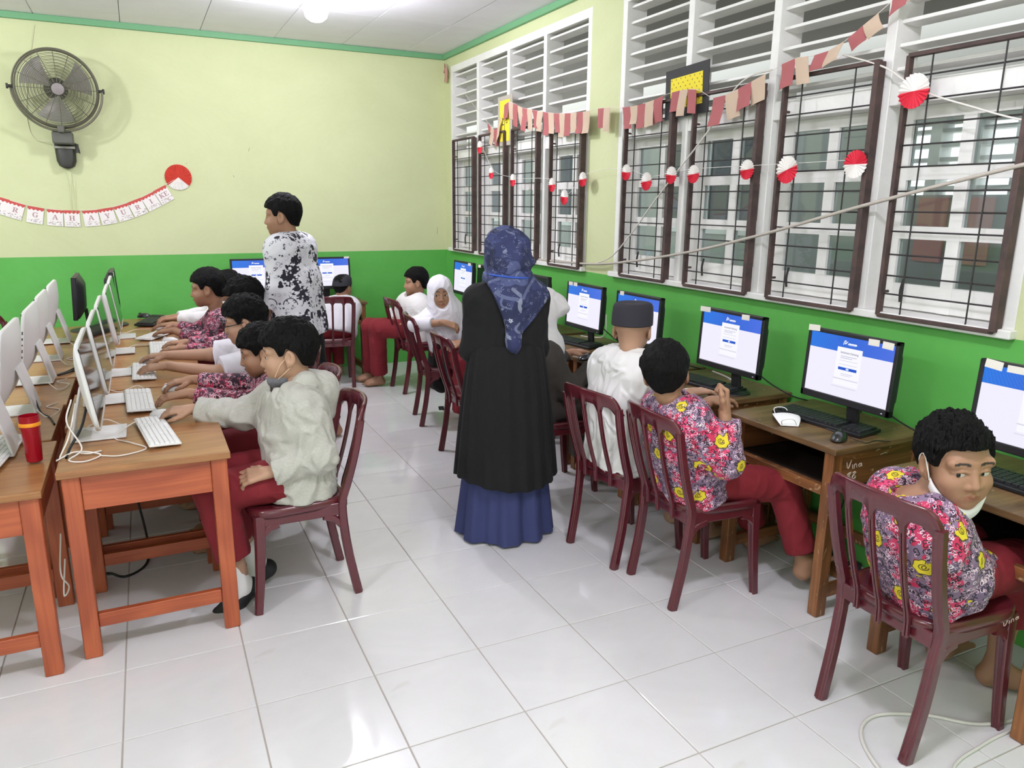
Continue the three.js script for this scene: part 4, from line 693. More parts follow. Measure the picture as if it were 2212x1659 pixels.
    if (S.collar) { const cg = []; const cF = frame(o.yaw), nb = add3(ch, mul3(up, 0.004 + (S.fit ?? 0.014) * 0.9)); for (let i = 0; i <= 24; i++) { const a = -2.55 + 5.1 * i / 24, r0 = 0.058 * hd.s, dip = 0.012 * Math.pow(Math.abs(a) / 2.55, 3); const dir = (r, y) => add3(nb, add3(add3(mul3(cF.x, Math.sin(a) * r), mul3(cF.z, -Math.cos(a) * r * 0.95 + 0.008)), mul3(up, y - dip * 2))); cg.push([dir(r0 - 0.002, 0.0), dir(r0 - 0.004, 0.034), dir(r0 + 0.001, 0.036), dir(r0 + 0.017, -0.004), dir(r0 + 0.013, -0.006), dir(r0 + 0.002, 0.026)]); } obj('collar', uvBox(skin(cg, true, true, true), S.uv ?? 0.5), S.mat, P); }
  }
  const B = o.pants;
  if (B) {
    const L = [], i = B.fit ?? 0.012; for (const q of [1, -1]) L.push(cap(add3(low, mul3(T.x, q * 0.06 * g)), add3(mix3(pel, ch, 0.18), mul3(T.x, q * 0.055 * g)), 0.092 * g + i, 0.086 * g + i * 0.6, 0.06));
    legs.forEach((a, j) => { if (!a) return; const e = B.to ?? 0.92; L.push(cap(hip[j], a[0], 0.079 * g + i, 0.056 * g + i, 0.04), cap(a[0], mix3(a[0], a[1], e), 0.055 * g + i, (B.cuff ?? 0.048) * g + i * 0.5, 0.025, true)); });
    const f0 = field(L), wr = wrinkle(B.wr ?? 0.004, 0.9, o.base[1] * 3), [lo, hi] = boundsOf(L, 0.06);
    obj(B.name ?? 'trousers', uvBox(netMesh((x, y, z) => wr(f0(x, y, z), x, y, z), lo, hi, B.cell ?? cell), 0.5), B.mat, P);
  }
  P.userData.rig = undefined; delete P.userData.rig;
  return { P, hd, sh, hip, up, T, pel, ch, loc, g, arms, legs };
}

// ---- cloth prints ----
function curls(c, w, h, n, cols, r0, r1, lw) { for (let i = 0; i < n; i++) { const x = rnd() * w, y = rnd() * h, r = rr(r0, r1), a0 = rnd() * TAU, dir = rnd() < 0.5; c.strokeStyle = cols[Math.floor(rnd() * cols.length)]; c.lineWidth = lw * rr(0.7, 1.2); for (const ox of [-w, 0, w]) for (const oy of [-h, 0, h]) { if (x + ox < -40 || x + ox > w + 40 || y + oy < -40 || y + oy > h + 40) continue; c.beginPath(); for (let k = 0; k <= 14; k++) { const t = k / 14, a = a0 + (dir ? 1 : -1) * t * 5.2, q = r * (1 - 0.75 * t); const X = x + ox + Math.cos(a) * q, Y = y + oy + Math.sin(a) * q; k ? c.lineTo(X, Y) : c.moveTo(X, Y); } c.stroke(); } } }
function blob(c, w, h, x, y, r, col, k = 9, amp = 0.25) { c.fillStyle = col; for (const ox of [-w, 0, w]) for (const oy of [-h, 0, h]) { c.beginPath(); for (let i = 0; i <= 40; i++) { const a = i / 40 * TAU, q = r * (1 + amp * Math.sin(a * k)); c.lineTo(x + ox + Math.cos(a) * q, y + oy + Math.sin(a) * q * 0.9); } c.fill(); } }
const pinkBatik = tex(1024, 1024, (c, w, h) => {
  seed_ = 77; c.fillStyle = '#836c84'; c.fillRect(0, 0, w, h);
  for (let i = 0; i < 46; i++) blob(c, w, h, rnd() * w, rnd() * h, rr(40, 95), ['#c93058', '#bf2f52', '#d2426a', '#75627c', '#c43a60'][i % 5], 5 + i % 4, 0.35);
  curls(c, w, h, 1000, ['#2a1f2c', '#31242f', '#241a26'], 9, 22, 6); curls(c, w, h, 950, ['#f0dde4', '#e9cdd7', '#e3bccb'], 8, 20, 4);
  const pts = []; for (let i = 0; i < 3; i++) for (let j = 0; j < 4; j++) pts.push([(i + 0.5 * (j % 2) + rr(0.1, 0.4)) / 3 * w, (j + rr(0.2, 0.6)) / 4 * h]);
  for (const [x, y] of pts) { blob(c, w, h, x, y, 58, '#4d3c20', 7, 0.08); blob(c, w, h, x, y, 52, '#dcc72e', 7, 0.08); for (const ox of [-w, 0, w]) for (const oy of [-h, 0, h]) { c.strokeStyle = '#4d4212'; c.lineWidth = 5; c.beginPath(); c.ellipse(x + ox, y + oy, 22, 19, 0, 0, 5.2); c.stroke(); c.beginPath(); c.ellipse(x + ox + 2, y + oy, 9, 12, 0.5, 0, 7); c.stroke(); } }
});
const maroonBatik = tex(1024, 1024, (c, w, h) => {
  seed_ = 99; c.fillStyle = '#6e2c3e'; c.fillRect(0, 0, w, h);
  for (let i = 0; i < 60; i++) blob(c, w, h, rnd() * w, rnd() * h, rr(35, 90), ['#7d3045', '#4a3040', '#5f5560', '#8a2f48', '#3a2430'][i % 5], 6, 0.3);
  curls(c, w, h, 1200, ['#231822', '#2a1a24'], 9, 22, 7); curls(c, w, h, 1300, ['#c9a9b2', '#d98a9e', '#b78f9c', '#c2506c'], 8, 20, 6); curls(c, w, h, 60, ['#d8365a', '#e2b9c0'], 26, 40, 9);
});
const inkBatik = tex(1024, 1024, (c, w, h) => {
  seed_ = 5; c.fillStyle = '#dedde2'; c.fillRect(0, 0, w, h);
  curls(c, w, h, 420, ['#9a9aa6', '#b9b9c4'], 8, 22, 4); curls(c, w, h, 260, ['#33333f', '#4a4a55'], 5, 14, 4);
  const cl = []; for (let i = 0; i < 3; i++) for (let j = 0; j < 4; j++) cl.push([(i + rr(0.2, 0.8)) / 3 * w, (j + rr(0.2, 0.8)) / 4 * h, rr(44, 66), (i + j) % 2 ? 1 : -1]);
  cl.forEach(([x, y, r, q]) => { for (let k = 0; k < 60; k++) { const t = rr(-1, 1); blob(c, w, h, x + t * r * 1.1 + rr(-0.7, 0.7) * r, y + q * t * r * 1.8 + rr(-0.7, 0.7) * r, r * rr(0.14, 0.36), '#23232e', 3 + k % 3, 0.16); } for (let k = 0; k < 22; k++) blob(c, w, h, x + rr(-1.2, 1.2) * r, y + rr(-1.8, 1.8) * r, rr(6, 13), '#e6e5ea', 5, 0.2); });
  for (let i = 0; i < 160; i++) blob(c, w, h, rnd() * w, rnd() * h, rr(4, 9), '#3b3b47', 4, 0.3);
  c.strokeStyle = '#3a3a46'; c.lineWidth = 6; for (let i = 0; i < 8; i++) { c.beginPath(); c.arc(64 + i * 128, 960, 44, Math.PI, 0); c.stroke(); }
});
const scarfTex = tex(1024, 1024, (c, w, h) => {
  seed_ = 31; c.fillStyle = '#2b3158'; c.fillRect(0, 0, w, h);
  for (let i = 0; i < 22; i++) blob(c, w, h, rnd() * w, rnd() * h, rr(60, 150), ['#363d66', '#232848', '#474e74', '#2a2f52'][i % 4], 3, 0.3);
  c.lineCap = 'round'; for (let i = 0; i < 18; i++) { c.strokeStyle = ['#6a7088', '#585f7e', '#80869a'][i % 3]; c.lineWidth = rr(18, 46); c.beginPath(); const x = rnd() * w, y = rnd() * h; c.moveTo(x, y); c.quadraticCurveTo(x + rr(-160, 160), y + rr(40, 160), x + rr(-220, 220), y + rr(60, 240)); c.stroke(); }
  curls(c, w, h, 240, ['#8f95aa', '#6c7290'], 8, 24, 3);
  for (let i = 0; i < 4; i++) { const x = rnd() * w, y = rnd() * h; blob(c, w, h, x, y, 22, '#b9bcc6', 6, 0.3); blob(c, w, h, x, y, 8, '#555b78', 5, 0.2); }
});
const print = (map) => new THREE.MeshPhysicalMaterial({ map, roughness: 0.82, sheen: 0.2 });
const C = { pink: print(pinkBatik), maroon: print(maroonBatik), ink: print(inkBatik), scarf: print(scarfTex), white: cloth(0xe6e3ea), white2: cloth(0xe9e6e4), red: cloth(0x7c1923), black: new THREE.MeshPhysicalMaterial({ color: 0x070607, roughness: 0.9 }), navy: cloth(0x343b66), hood: new THREE.MeshPhysicalMaterial({ map: dataTex(256, (u, v) => { const k = 8 * tn(u, v, 60) + 6 * tn(u, v, 110, 110, 3); return [184 + k, 182 + k, 172 + k]; }), roughness: 0.95, sheen: 0.4 }), olive: cloth(0x3d3833), peci: new THREE.MeshPhysicalMaterial({ color: 0x2a2830, roughness: 0.9, sheen: 0.5 }), maskW: cloth(0xeceae8), maskDark: cloth(0x2b2b30) };

// cap (oval, flat-topped)
function peci(r, o = {}) { const { hd, P } = r, s = hd.s, p = put(hd.c, hd.F, s), rows = []; const H = o.h ?? 0.088; for (const [f, y] of o.dome ? [[1, 0], [1.01, 0.004], [0.99, 0.03], [0.94, 0.06], [0.78, 0.086], [0.45, 0.102], [0.05, 0.106]] : [[1.0, 0.0], [1.01, 0.004], [1.0, 0.045], [0.965, H - 0.018], [0.9, H - 0.004], [0.78, H + 0.001], [0.4, H], [0.05, H - 0.004]]) { const ring = []; for (let j = 0; j < 36; j++) { const a = -j / 36 * TAU; const z = Math.sin(a) * 0.104 * f, x = Math.cos(a) * 0.0885 * f; ring.push(p(x, (o.y ?? 0.045) + y + (o.tilt ?? -0.28) * (-z), z - 0.012)); } rows.push(ring); } obj('cap', uvBox(skin(rows, true, true, true), 0.2), C.peci, P); }
// headscarf around face and over shoulders
function scarf(r, mat, o = {}) {
  const { hd, ch, P, up, T, sh } = r, s = hd.s, p = put(hd.c, hd.F, s), e = (x, y, z, a, b, c, k = 0.03) => ell(p(x, y, z), [a * s, b * s, c * s], k, hd.F.m);
  const L = [e(0, 0.028, -0.012, 0.088, 0.1, 0.108), e(0, -0.045, 0.015, 0.08, 0.085, 0.078, 0.04), cap(p(0, -0.07, -0.01), add3(ch, add3(mul3(T.z, 0.03), mul3(up, -0.02))), 0.075 * s, 0.095 * s, 0.06)];
  const drop = o.drop ?? 0.2; for (const q of [1, -1]) L.push(cap(add3(ch, mul3(up, 0.01)), add3(sh[q > 0 ? 0 : 1], mul3(up, -0.03)), 0.07 * s, 0.07 * s, 0.06));
  const front = add3(ch, add3(mul3(up, -drop), mul3(T.z, 0.085))); L.push(cap(add3(ch, mul3(T.z, 0.04)), front, 0.095 * s, 0.07 * s, 0.08)); const backp = add3(ch, add3(mul3(up, -drop * 0.8), mul3(T.z, -0.06))); L.push(cap(add3(ch, mul3(T.z, -0.03)), backp, 0.085 * s, 0.07 * s, 0.08));
  if (o.visor) L.push(cap(p(-0.05, 0.065, 0.075), p(0.05, 0.065, 0.075), 0.03 * s, 0.03 * s, 0.05), cap(p(0, 0.08, 0.06), p(0, 0.075, 0.115), 0.035 * s, 0.02 * s, 0.04));
  const face = ell(p(0, -0.022, 0.12), [(o.fw ?? 0.057) * s, (o.fh ?? 0.076) * s, 0.085 * s], 0.01, hd.F.m), wr = wrinkle(0.004, 1.2, 3), f0 = field(L), [lo, hi] = boundsOf(L, 0.06);
  obj('headscarf', uvBox(netMesh((x, y, z) => smax(wr(f0(x, y, z), x, y, z), -primD(face, x, y, z), 0.006), lo, hi, 0.007), 0.5), mat, P);
}
function shoe(r, an, dir, mat, sock, s) {
  const { P, loc } = r, a = an, d = nrm3([dir[0], 0, dir[2]]), x = cross3([0, 1, 0], d), dd = nrm3(dir), u = nrm3(cross3(dd, x)), p = (q, b, c) => add3(a, add3(add3(mul3(x, q * s), mul3(u, b * s)), mul3(dd, c * s)));
  const g = [cap(p(0, -0.035, -0.025), p(0, -0.05, 0.06), 0.04 * s, 0.037 * s, 0.03), cap(p(0, -0.055, 0.05), p(-0.004, -0.06, 0.125), 0.037 * s, 0.026 * s, 0.03), sub(ell(p(0, 0.0, 0.035), [0.036 * s, 0.042 * s, 0.065 * s], 0.006))];
  obj('shoe', uvBox(sdf(g, 0.006)), mat, P);
  if (sock) obj('sock', uvBox(sdf([cap(p(0, 0.09, -0.004), p(0, -0.01, 0), 0.037 * s, 0.036 * s, 0.02), cap(p(0, -0.02, 0), p(0, -0.05, 0.08), 0.036 * s, 0.03 * s, 0.03)], 0.007)), sock, P);
}
const FW = [-1, 0, 0];
// hooded boy, nearest of the left row
{
  const r = person({ base: [0.5, -3.1], yaw: -90, pel: [0.515, 0.53, -3.1], chest: [0.505, 0.865, -3.1], sw: 0.155, g: 1.04, twist: 8, head: { c: [0.5, 1.04, -3.1], yaw: -97, pitch: 6, s: 1.08 }, tone: SK.light, cell: 0.009, faceCell: 0.004,
    armL: [[0.575, 0.645, -2.91], [0.38, 0.595, -2.94], [-0.9, -0.1, -0.1], [0, 0.8, 0.5], 0.6], armR: [[0.33, 0.745, -3.3], [0.135, 0.775, -3.36], [-1, -0.06, -0.25], [0, 1, 0.1], 0.5], legL: [[0.17, 0.52, -3.02], [0.25, 0.095, -3.03], null], legR: [[0.16, 0.52, -3.2], [0.33, 0.1, -3.17], null],
    hair: { front: 0.045, spike: 0.009, vol: 0.019, fringe: 0.02, seed: 1 }, shirt: { name: 'hoodie', mat: C.hood, fit: 0.02, hem: 0.085, flare: 0.006, sr: 0.06, cuff: 0.05, wr: 0.0095, cell: 0.0085 }, pants: { mat: C.red, to: 0.68, fit: 0.016, cuff: 0.062 } }, 'boy in grey hooded jacket with dark mask under chin, nearest on the left');
  const { P, ch, up, hd } = r, hood = [cap(add3(ch, [0.05, 0.055, 0.07]), add3(ch, [0.12, 0.015, 0.0]), 0.04, 0.062, 0.04), cap(add3(ch, [0.12, 0.015, 0.0]), add3(ch, [0.05, 0.055, -0.08]), 0.062, 0.04, 0.04), cap(add3(ch, [0.05, 0.055, 0.07]), add3(ch, [-0.05, 0.0, 0.085]), 0.038, 0.026, 0.04), cap(add3(ch, [0.12, 0.0, 0]), add3(ch, [0.14, -0.09, 0.0]), 0.06, 0.04, 0.05)];
  obj('hood', uvBox(sdf(hood, 0.008, wrinkle(0.004, 1.3, 7)), 0.5), C.hood, P);
  obj('batik_collar', uvBox(sdf([cap(add3(ch, [0.045, 0.035, 0.055]), add3(ch, [-0.045, -0.005, 0.055]), 0.02, 0.016, 0.02)], 0.006), 0.5), C.maroon, P);
  obj('zip', tube([add3(ch, [-0.085, -0.03, 0.02]), add3(ch, [-0.125, -0.12, 0.02]), add3(ch, [-0.125, -0.2, 0.02])], 0.006, 16), std(0xd8d6cc, 0.5), P);
  obj('face_mask', sdf([ell(put(hd.c, hd.F, hd.s)(0, -0.096, 0.045), [0.05, 0.034, 0.05], 0.01, hd.F.m)], 0.005, wrinkle(0.003, 2, 3)), cloth(0x6c6c70), P);
  const pp = put(hd.c, hd.F, hd.s); obj('ear_loop', [tube([pp(0.068, 0.0, 0.0), pp(0.07, -0.03, 0.035), pp(0.055, -0.075, 0.06)], 0.002, 12), tube([pp(0.07, -0.035, -0.01), pp(0.068, -0.06, 0.02), pp(0.05, -0.085, 0.05)], 0.002, 12)], std(0xd9b99a, 0.6), P);
  const lt = (x, y, z) => add3(ch, [x, y, z]); obj('chest_print', [tube([lt(-0.07, -0.11, 0.107), lt(-0.045, -0.1, 0.118)], 0.0035, 6, 5), tube([lt(-0.06, -0.135, 0.113), lt(-0.03, -0.135, 0.122)], 0.0035, 6, 5), tube([lt(-0.065, -0.15, 0.113), lt(-0.062, -0.19, 0.114)], 0.003, 6, 5), tube([lt(-0.03, -0.15, 0.122), lt(-0.03, -0.18, 0.122)], 0.003, 6, 5)], std(0x3a3a3a, 0.8), P);
  shoe(r, r.legs[0][1], [-0.9, -0.35, 0.1], cloth(0x17171a, 0.7), C.maskW, 1.05); shoe(r, r.legs[1][1], [-0.9, -0.35, -0.1], cloth(0x17171a, 0.7), C.maskW, 1.05);
}
// second boy, maroon batik
person({ base: [0.53, -3.7], yaw: -90, pel: [0.57, 0.53, -3.7], chest: [0.525, 0.8, -3.7], sw: 0.155, head: { c: [0.475, 0.94, -3.7], yaw: -92, pitch: 14, s: 1.05 }, tone: SK.tan, faceCell: 0.0045, armL: [[0.36, 0.735, -3.54], [0.13, 0.785, -3.62], [-1, -0.12, -0.05], [0, 1, 0.1], 0.35], armR: [[0.37, 0.75, -3.87], [0.17, 0.78, -3.93], [-1, -0.1, 0.05], [0, 1, 0], 0.4], legL: [[0.2, 0.51, -3.62], [0.22, 0.09, -3.6], FW], legR: [[0.2, 0.51, -3.8], [0.24, 0.09, -3.8], FW],
  hair: { front: 0.045, spike: 0.008, vol: 0.017, seed: 4 }, shirt: { mat: C.maroon, sleeve: 1.85, sr: 0.05, cuff: 0.04, collar: true }, pants: { mat: C.red } }, 'boy in maroon batik shirt beside the hooded boy, reaching for keyboard and mouse');
// boy with glasses, white short sleeves
{
  const r = person({ base: [0.53, -4.3], yaw: -90, pel: [0.58, 0.53, -4.3], chest: [0.54, 0.845, -4.3], sw: 0.165, g: 1.1, head: { c: [0.475, 1.0, -4.3], yaw: -95, pitch: 10, s: 1.1 }, tone: SK.light, armL: [[0.31, 0.765, -4.12], [0.07, 0.785, -4.3], [-1, -0.08, -0.1], [0, 1, 0.15], 0.35], armR: [[0.31, 0.79, -4.5], [0.08, 0.785, -4.6], [-1, -0.05, -0.3], [0, 1, 0], 0.4], legL: [[0.2, 0.52, -4.22], [0.22, 0.09, -4.2], FW], legR: [[0.2, 0.52, -4.4], [0.22, 0.09, -4.4], FW],
    hair: { front: 0.045, spike: 0.009, vol: 0.02, seed: 8 }, shirt: { mat: C.white, sleeve: 0.92, sr: 0.066, collar: true, fit: 0.02 }, pants: { mat: C.red } }, 'boy with black glasses and white short-sleeved shirt in left row');
  const p = put(r.hd.c, r.hd.F, r.hd.s), gl = []; for (const q of [-1, 1]) { const ring = []; for (let i = 0; i <= 20; i++) { const a = i / 20 * TAU; ring.push(p(q * 0.032 + Math.cos(a) * 0.025, -0.005 + Math.sin(a) * 0.019, 0.102)); } gl.push(tube(ring, 0.0022, 40)); gl.push(tube([p(q * 0.057, 0, 0.1), p(q * 0.075, 0.002, 0.06), p(q * 0.081, 0.006, 0.005)], 0.0026, 14)); } gl.push(tube([p(-0.008, 0, 0.104), p(0, 0.003, 0.105), p(0.008, 0, 0.104)], 0.002, 6)); obj('glasses', gl, std(0x111111, 0.3), r.P);
}
// boy hidden behind the boy with glasses
person({ base: [0.57, -4.92], yaw: -90, pel: [0.58, 0.53, -4.92], chest: [0.56, 0.87, -4.92], head: { c: [0.545, 1.045, -4.9], yaw: -90, pitch: 12, s: 1.06 }, eyes: false, armL: [[0.38, 0.74, -4.78], [0.18, 0.775, -4.85], [-1, 0, 0]], armR: [[0.38, 0.74, -5.08], [0.2, 0.775, -5.05], [-1, 0, 0]], legL: [[0.2, 0.51, -4.84], [0.22, 0.09, -4.84], FW], legR: [[0.2, 0.51, -5.0], [0.22, 0.09, -5.0], FW], hair: { front: 0.045, spike: 0.01, vol: 0.022, seed: 12 }, shirt: { mat: C.maroon, collar: true }, pants: { mat: C.red } }, 'dark-haired boy mostly hidden between boy with glasses and standing man');
// far boy in maroon batik
person({ base: [0.47, -5.5], yaw: -92, pel: [0.52, 0.53, -5.5], chest: [0.44, 0.875, -5.5], sw: 0.155, head: { c: [0.385, 1.06, -5.5], yaw: -98, pitch: 6, s: 1.1 }, tone: SK.tan, armL: [[0.34, 0.725, -5.33], [0.15, 0.785, -5.5], [-1, -0.1, -0.3], [0, 1, 0.1], 0.3], armR: [[0.3, 0.74, -5.68], [0.16, 0.78, -5.8], [-1, 0, 0]], legL: [[0.16, 0.51, -5.42], [0.2, 0.09, -5.4], FW], legR: [[0.16, 0.51, -5.6], [0.2, 0.09, -5.6], FW], hair: { front: 0.05, spike: 0.005, vol: 0.014, seed: 15 }, shirt: { mat: C.maroon, sleeve: 1.7, collar: true, sr: 0.055 }, pants: { mat: C.red } }, 'boy in maroon batik shirt farthest left, face in profile against green wall');
person({ base: [0.54, -6.1], yaw: -90, pel: [0.58, 0.53, -6.1], chest: [0.5, 0.85, -6.1], head: { c: [0.56, 1.0, -6.06], yaw: -90, pitch: 10, s: 1.05 }, eyes: false, armL: [[0.34, 0.78, -6.0], [0.2, 0.78, -6.1], [-1, 0, 0]], armR: [[0.34, 0.78, -6.25], [0.2, 0.78, -6.2], [-1, 0, 0]], legL: [[0.2, 0.51, -6.02], [0.22, 0.09, -6.0], FW], legR: [[0.2, 0.51, -6.2], [0.22, 0.09, -6.2], FW], hair: { front: 0.05, spike: 0.007, seed: 18 }, shirt: { mat: C.white2, collar: true }, pants: { mat: C.red } }, 'farthest boy of left row in white shirt, half hidden behind batik boy');
// standing man
person({ base: [0.86, -5.0], yaw: -128, pel: [0.9, 0.87, -5.0], chest: [0.865, 1.4, -4.99], sw: 0.175, g: 1.12, hs: 1.2, head: { c: [0.825, 1.55, -5.0], yaw: -108, pitch: 4, s: 1.1 }, tone: SK.tan, cell: 0.012, eyes: false, armL: [[0.74, 1.12, -4.86], [0.66, 0.88, -4.98], [-0.2, -1, -0.1], [-1, 0, 0.4], 0.4], armR: [[0.98, 1.12, -5.2], [0.9, 0.9, -5.32], [-0.1, -1, -0.1], [1, 0, 0], 0.4], legL: [[0.96, 0.47, -4.98], [1.04, 0.095, -5.02], [-0.8, 0, -0.6]], legR: [[1.02, 0.47, -5.14], [1.13, 0.095, -5.2], [-0.8, 0, -0.6]],
  hair: { front: 0.05, spike: 0.006, vol: 0.014, seed: 21 }, shirt: { mat: C.ink, uv: 0.95, fit: 0.02, hem: 0.08, sr: 0.052, sleeve: 1.5, cuff: 0.046, flare: 0.01, collar: true, wr: 0.004 }, pants: { mat: C.black } }, 'standing man in white and black batik shirt seen from behind');
// small boy in dark cap at the back wall
{
  const r = person({ base: [1.58, -6.86], yaw: 168, pel: [1.56, 0.52, -6.8], chest: [1.62, 0.735, -6.9], sw: 0.125, g: 0.88, head: { c: [1.645, 0.875, -6.92], yaw: 135, pitch: 12, s: 0.95 }, eyes: false, armL: [[1.7, 0.62, -7.0], [1.62, 0.76, -7.07], [0, 0, -1]], armR: [[1.5, 0.6, -6.98], [1.56, 0.76, -7.05], [0, 0, -1]], legL: [[1.62, 0.49, -7.12], [1.62, 0.09, -7.1], [0, 0, -1]], legR: [[1.5, 0.49, -7.12], [1.5, 0.09, -7.1], [0, 0, -1]], hair: { spike: 0.004, vol: 0.008, seed: 23 }, shirt: { mat: C.white, fit: 0.026, hem: 0.06 }, pants: { mat: C.red } }, 'small boy in white shirt and dark cap facing the back wall');
  peci(r, { dome: true, tilt: -0.25, y: 0.02 });
}
// boy behind the girl
person({ base: [2.15, -6.35], yaw: -75, pel: [2.16, 0.53, -6.38], chest: [2.15, 0.8, -6.38], sw: 0.14, head: { c: [2.17, 0.955, -6.38], yaw: -98, pitch: 4, s: 1.05 }, eyes: false, armL: [[2.16, 0.66, -6.19], [2.07, 0.62, -6.28], [-0.8, -0.3, -0.5]], armR: [[2.02, 0.66, -6.56], [2.0, 0.62, -6.45], [-0.5, -0.3, 0.6]], legL: [[1.82, 0.56, -6.42], [1.86, 0.09, -6.55], [-1, 0, 0]], legR: [[1.8, 0.55, -6.58], [1.84, 0.09, -6.75], [-1, 0, 0]], hair: { spike: 0.005, seed: 27 }, shirt: { mat: C.white2, fit: 0.024, collar: true, hem: 0.09 }, pants: { mat: C.red, fit: 0.02, cuff: 0.066 } }, 'boy in white shirt and red trousers looking left, behind the turned girl');
// girl in white headscarf turned to the camera
{
  const r = person({ base: [2.05, -5.27], yaw: -22, pel: [2.1, 0.535, -5.3], chest: [2.03, 0.84, -5.27], sw: 0.135, head: { c: [1.975, 0.985, -5.25], yaw: -14, pitch: 2, roll: 2, s: 1.07 }, tone: SK.tan, faceCell: 0.004, hair: null, gaze: -0.003, armR: [[1.77, 0.77, -5.22], [1.93, 0.795, -5.06], [0.9, -0.3, 0.25], [0.2, 0.9, 0.6], 0.55], armL: [[2.2, 0.66, -5.14], [2.05, 0.655, -4.99], [-0.9, -0.1, 0.3], [0, 0.9, 0.5], 0.5], legR: [[2.05, 0.52, -4.95], [2.07, 0.1, -5.0], [-0.1, 0, 1]], legL: [[2.2, 0.52, -4.95], [2.22, 0.1, -5.0], [0.1, 0, 1]], shirt: { mat: C.white, fit: 0.018, sleeve: 1.6, sr: 0.056, cuff: 0.047, hem: 0.1 }, pants: { name: 'skirt', mat: C.red, fit: 0.03, cuff: 0.085, to: 0.9 } }, 'girl in white headscarf and red skirt looking at the camera');
  scarf(r, C.white, { drop: 0.16 });
}
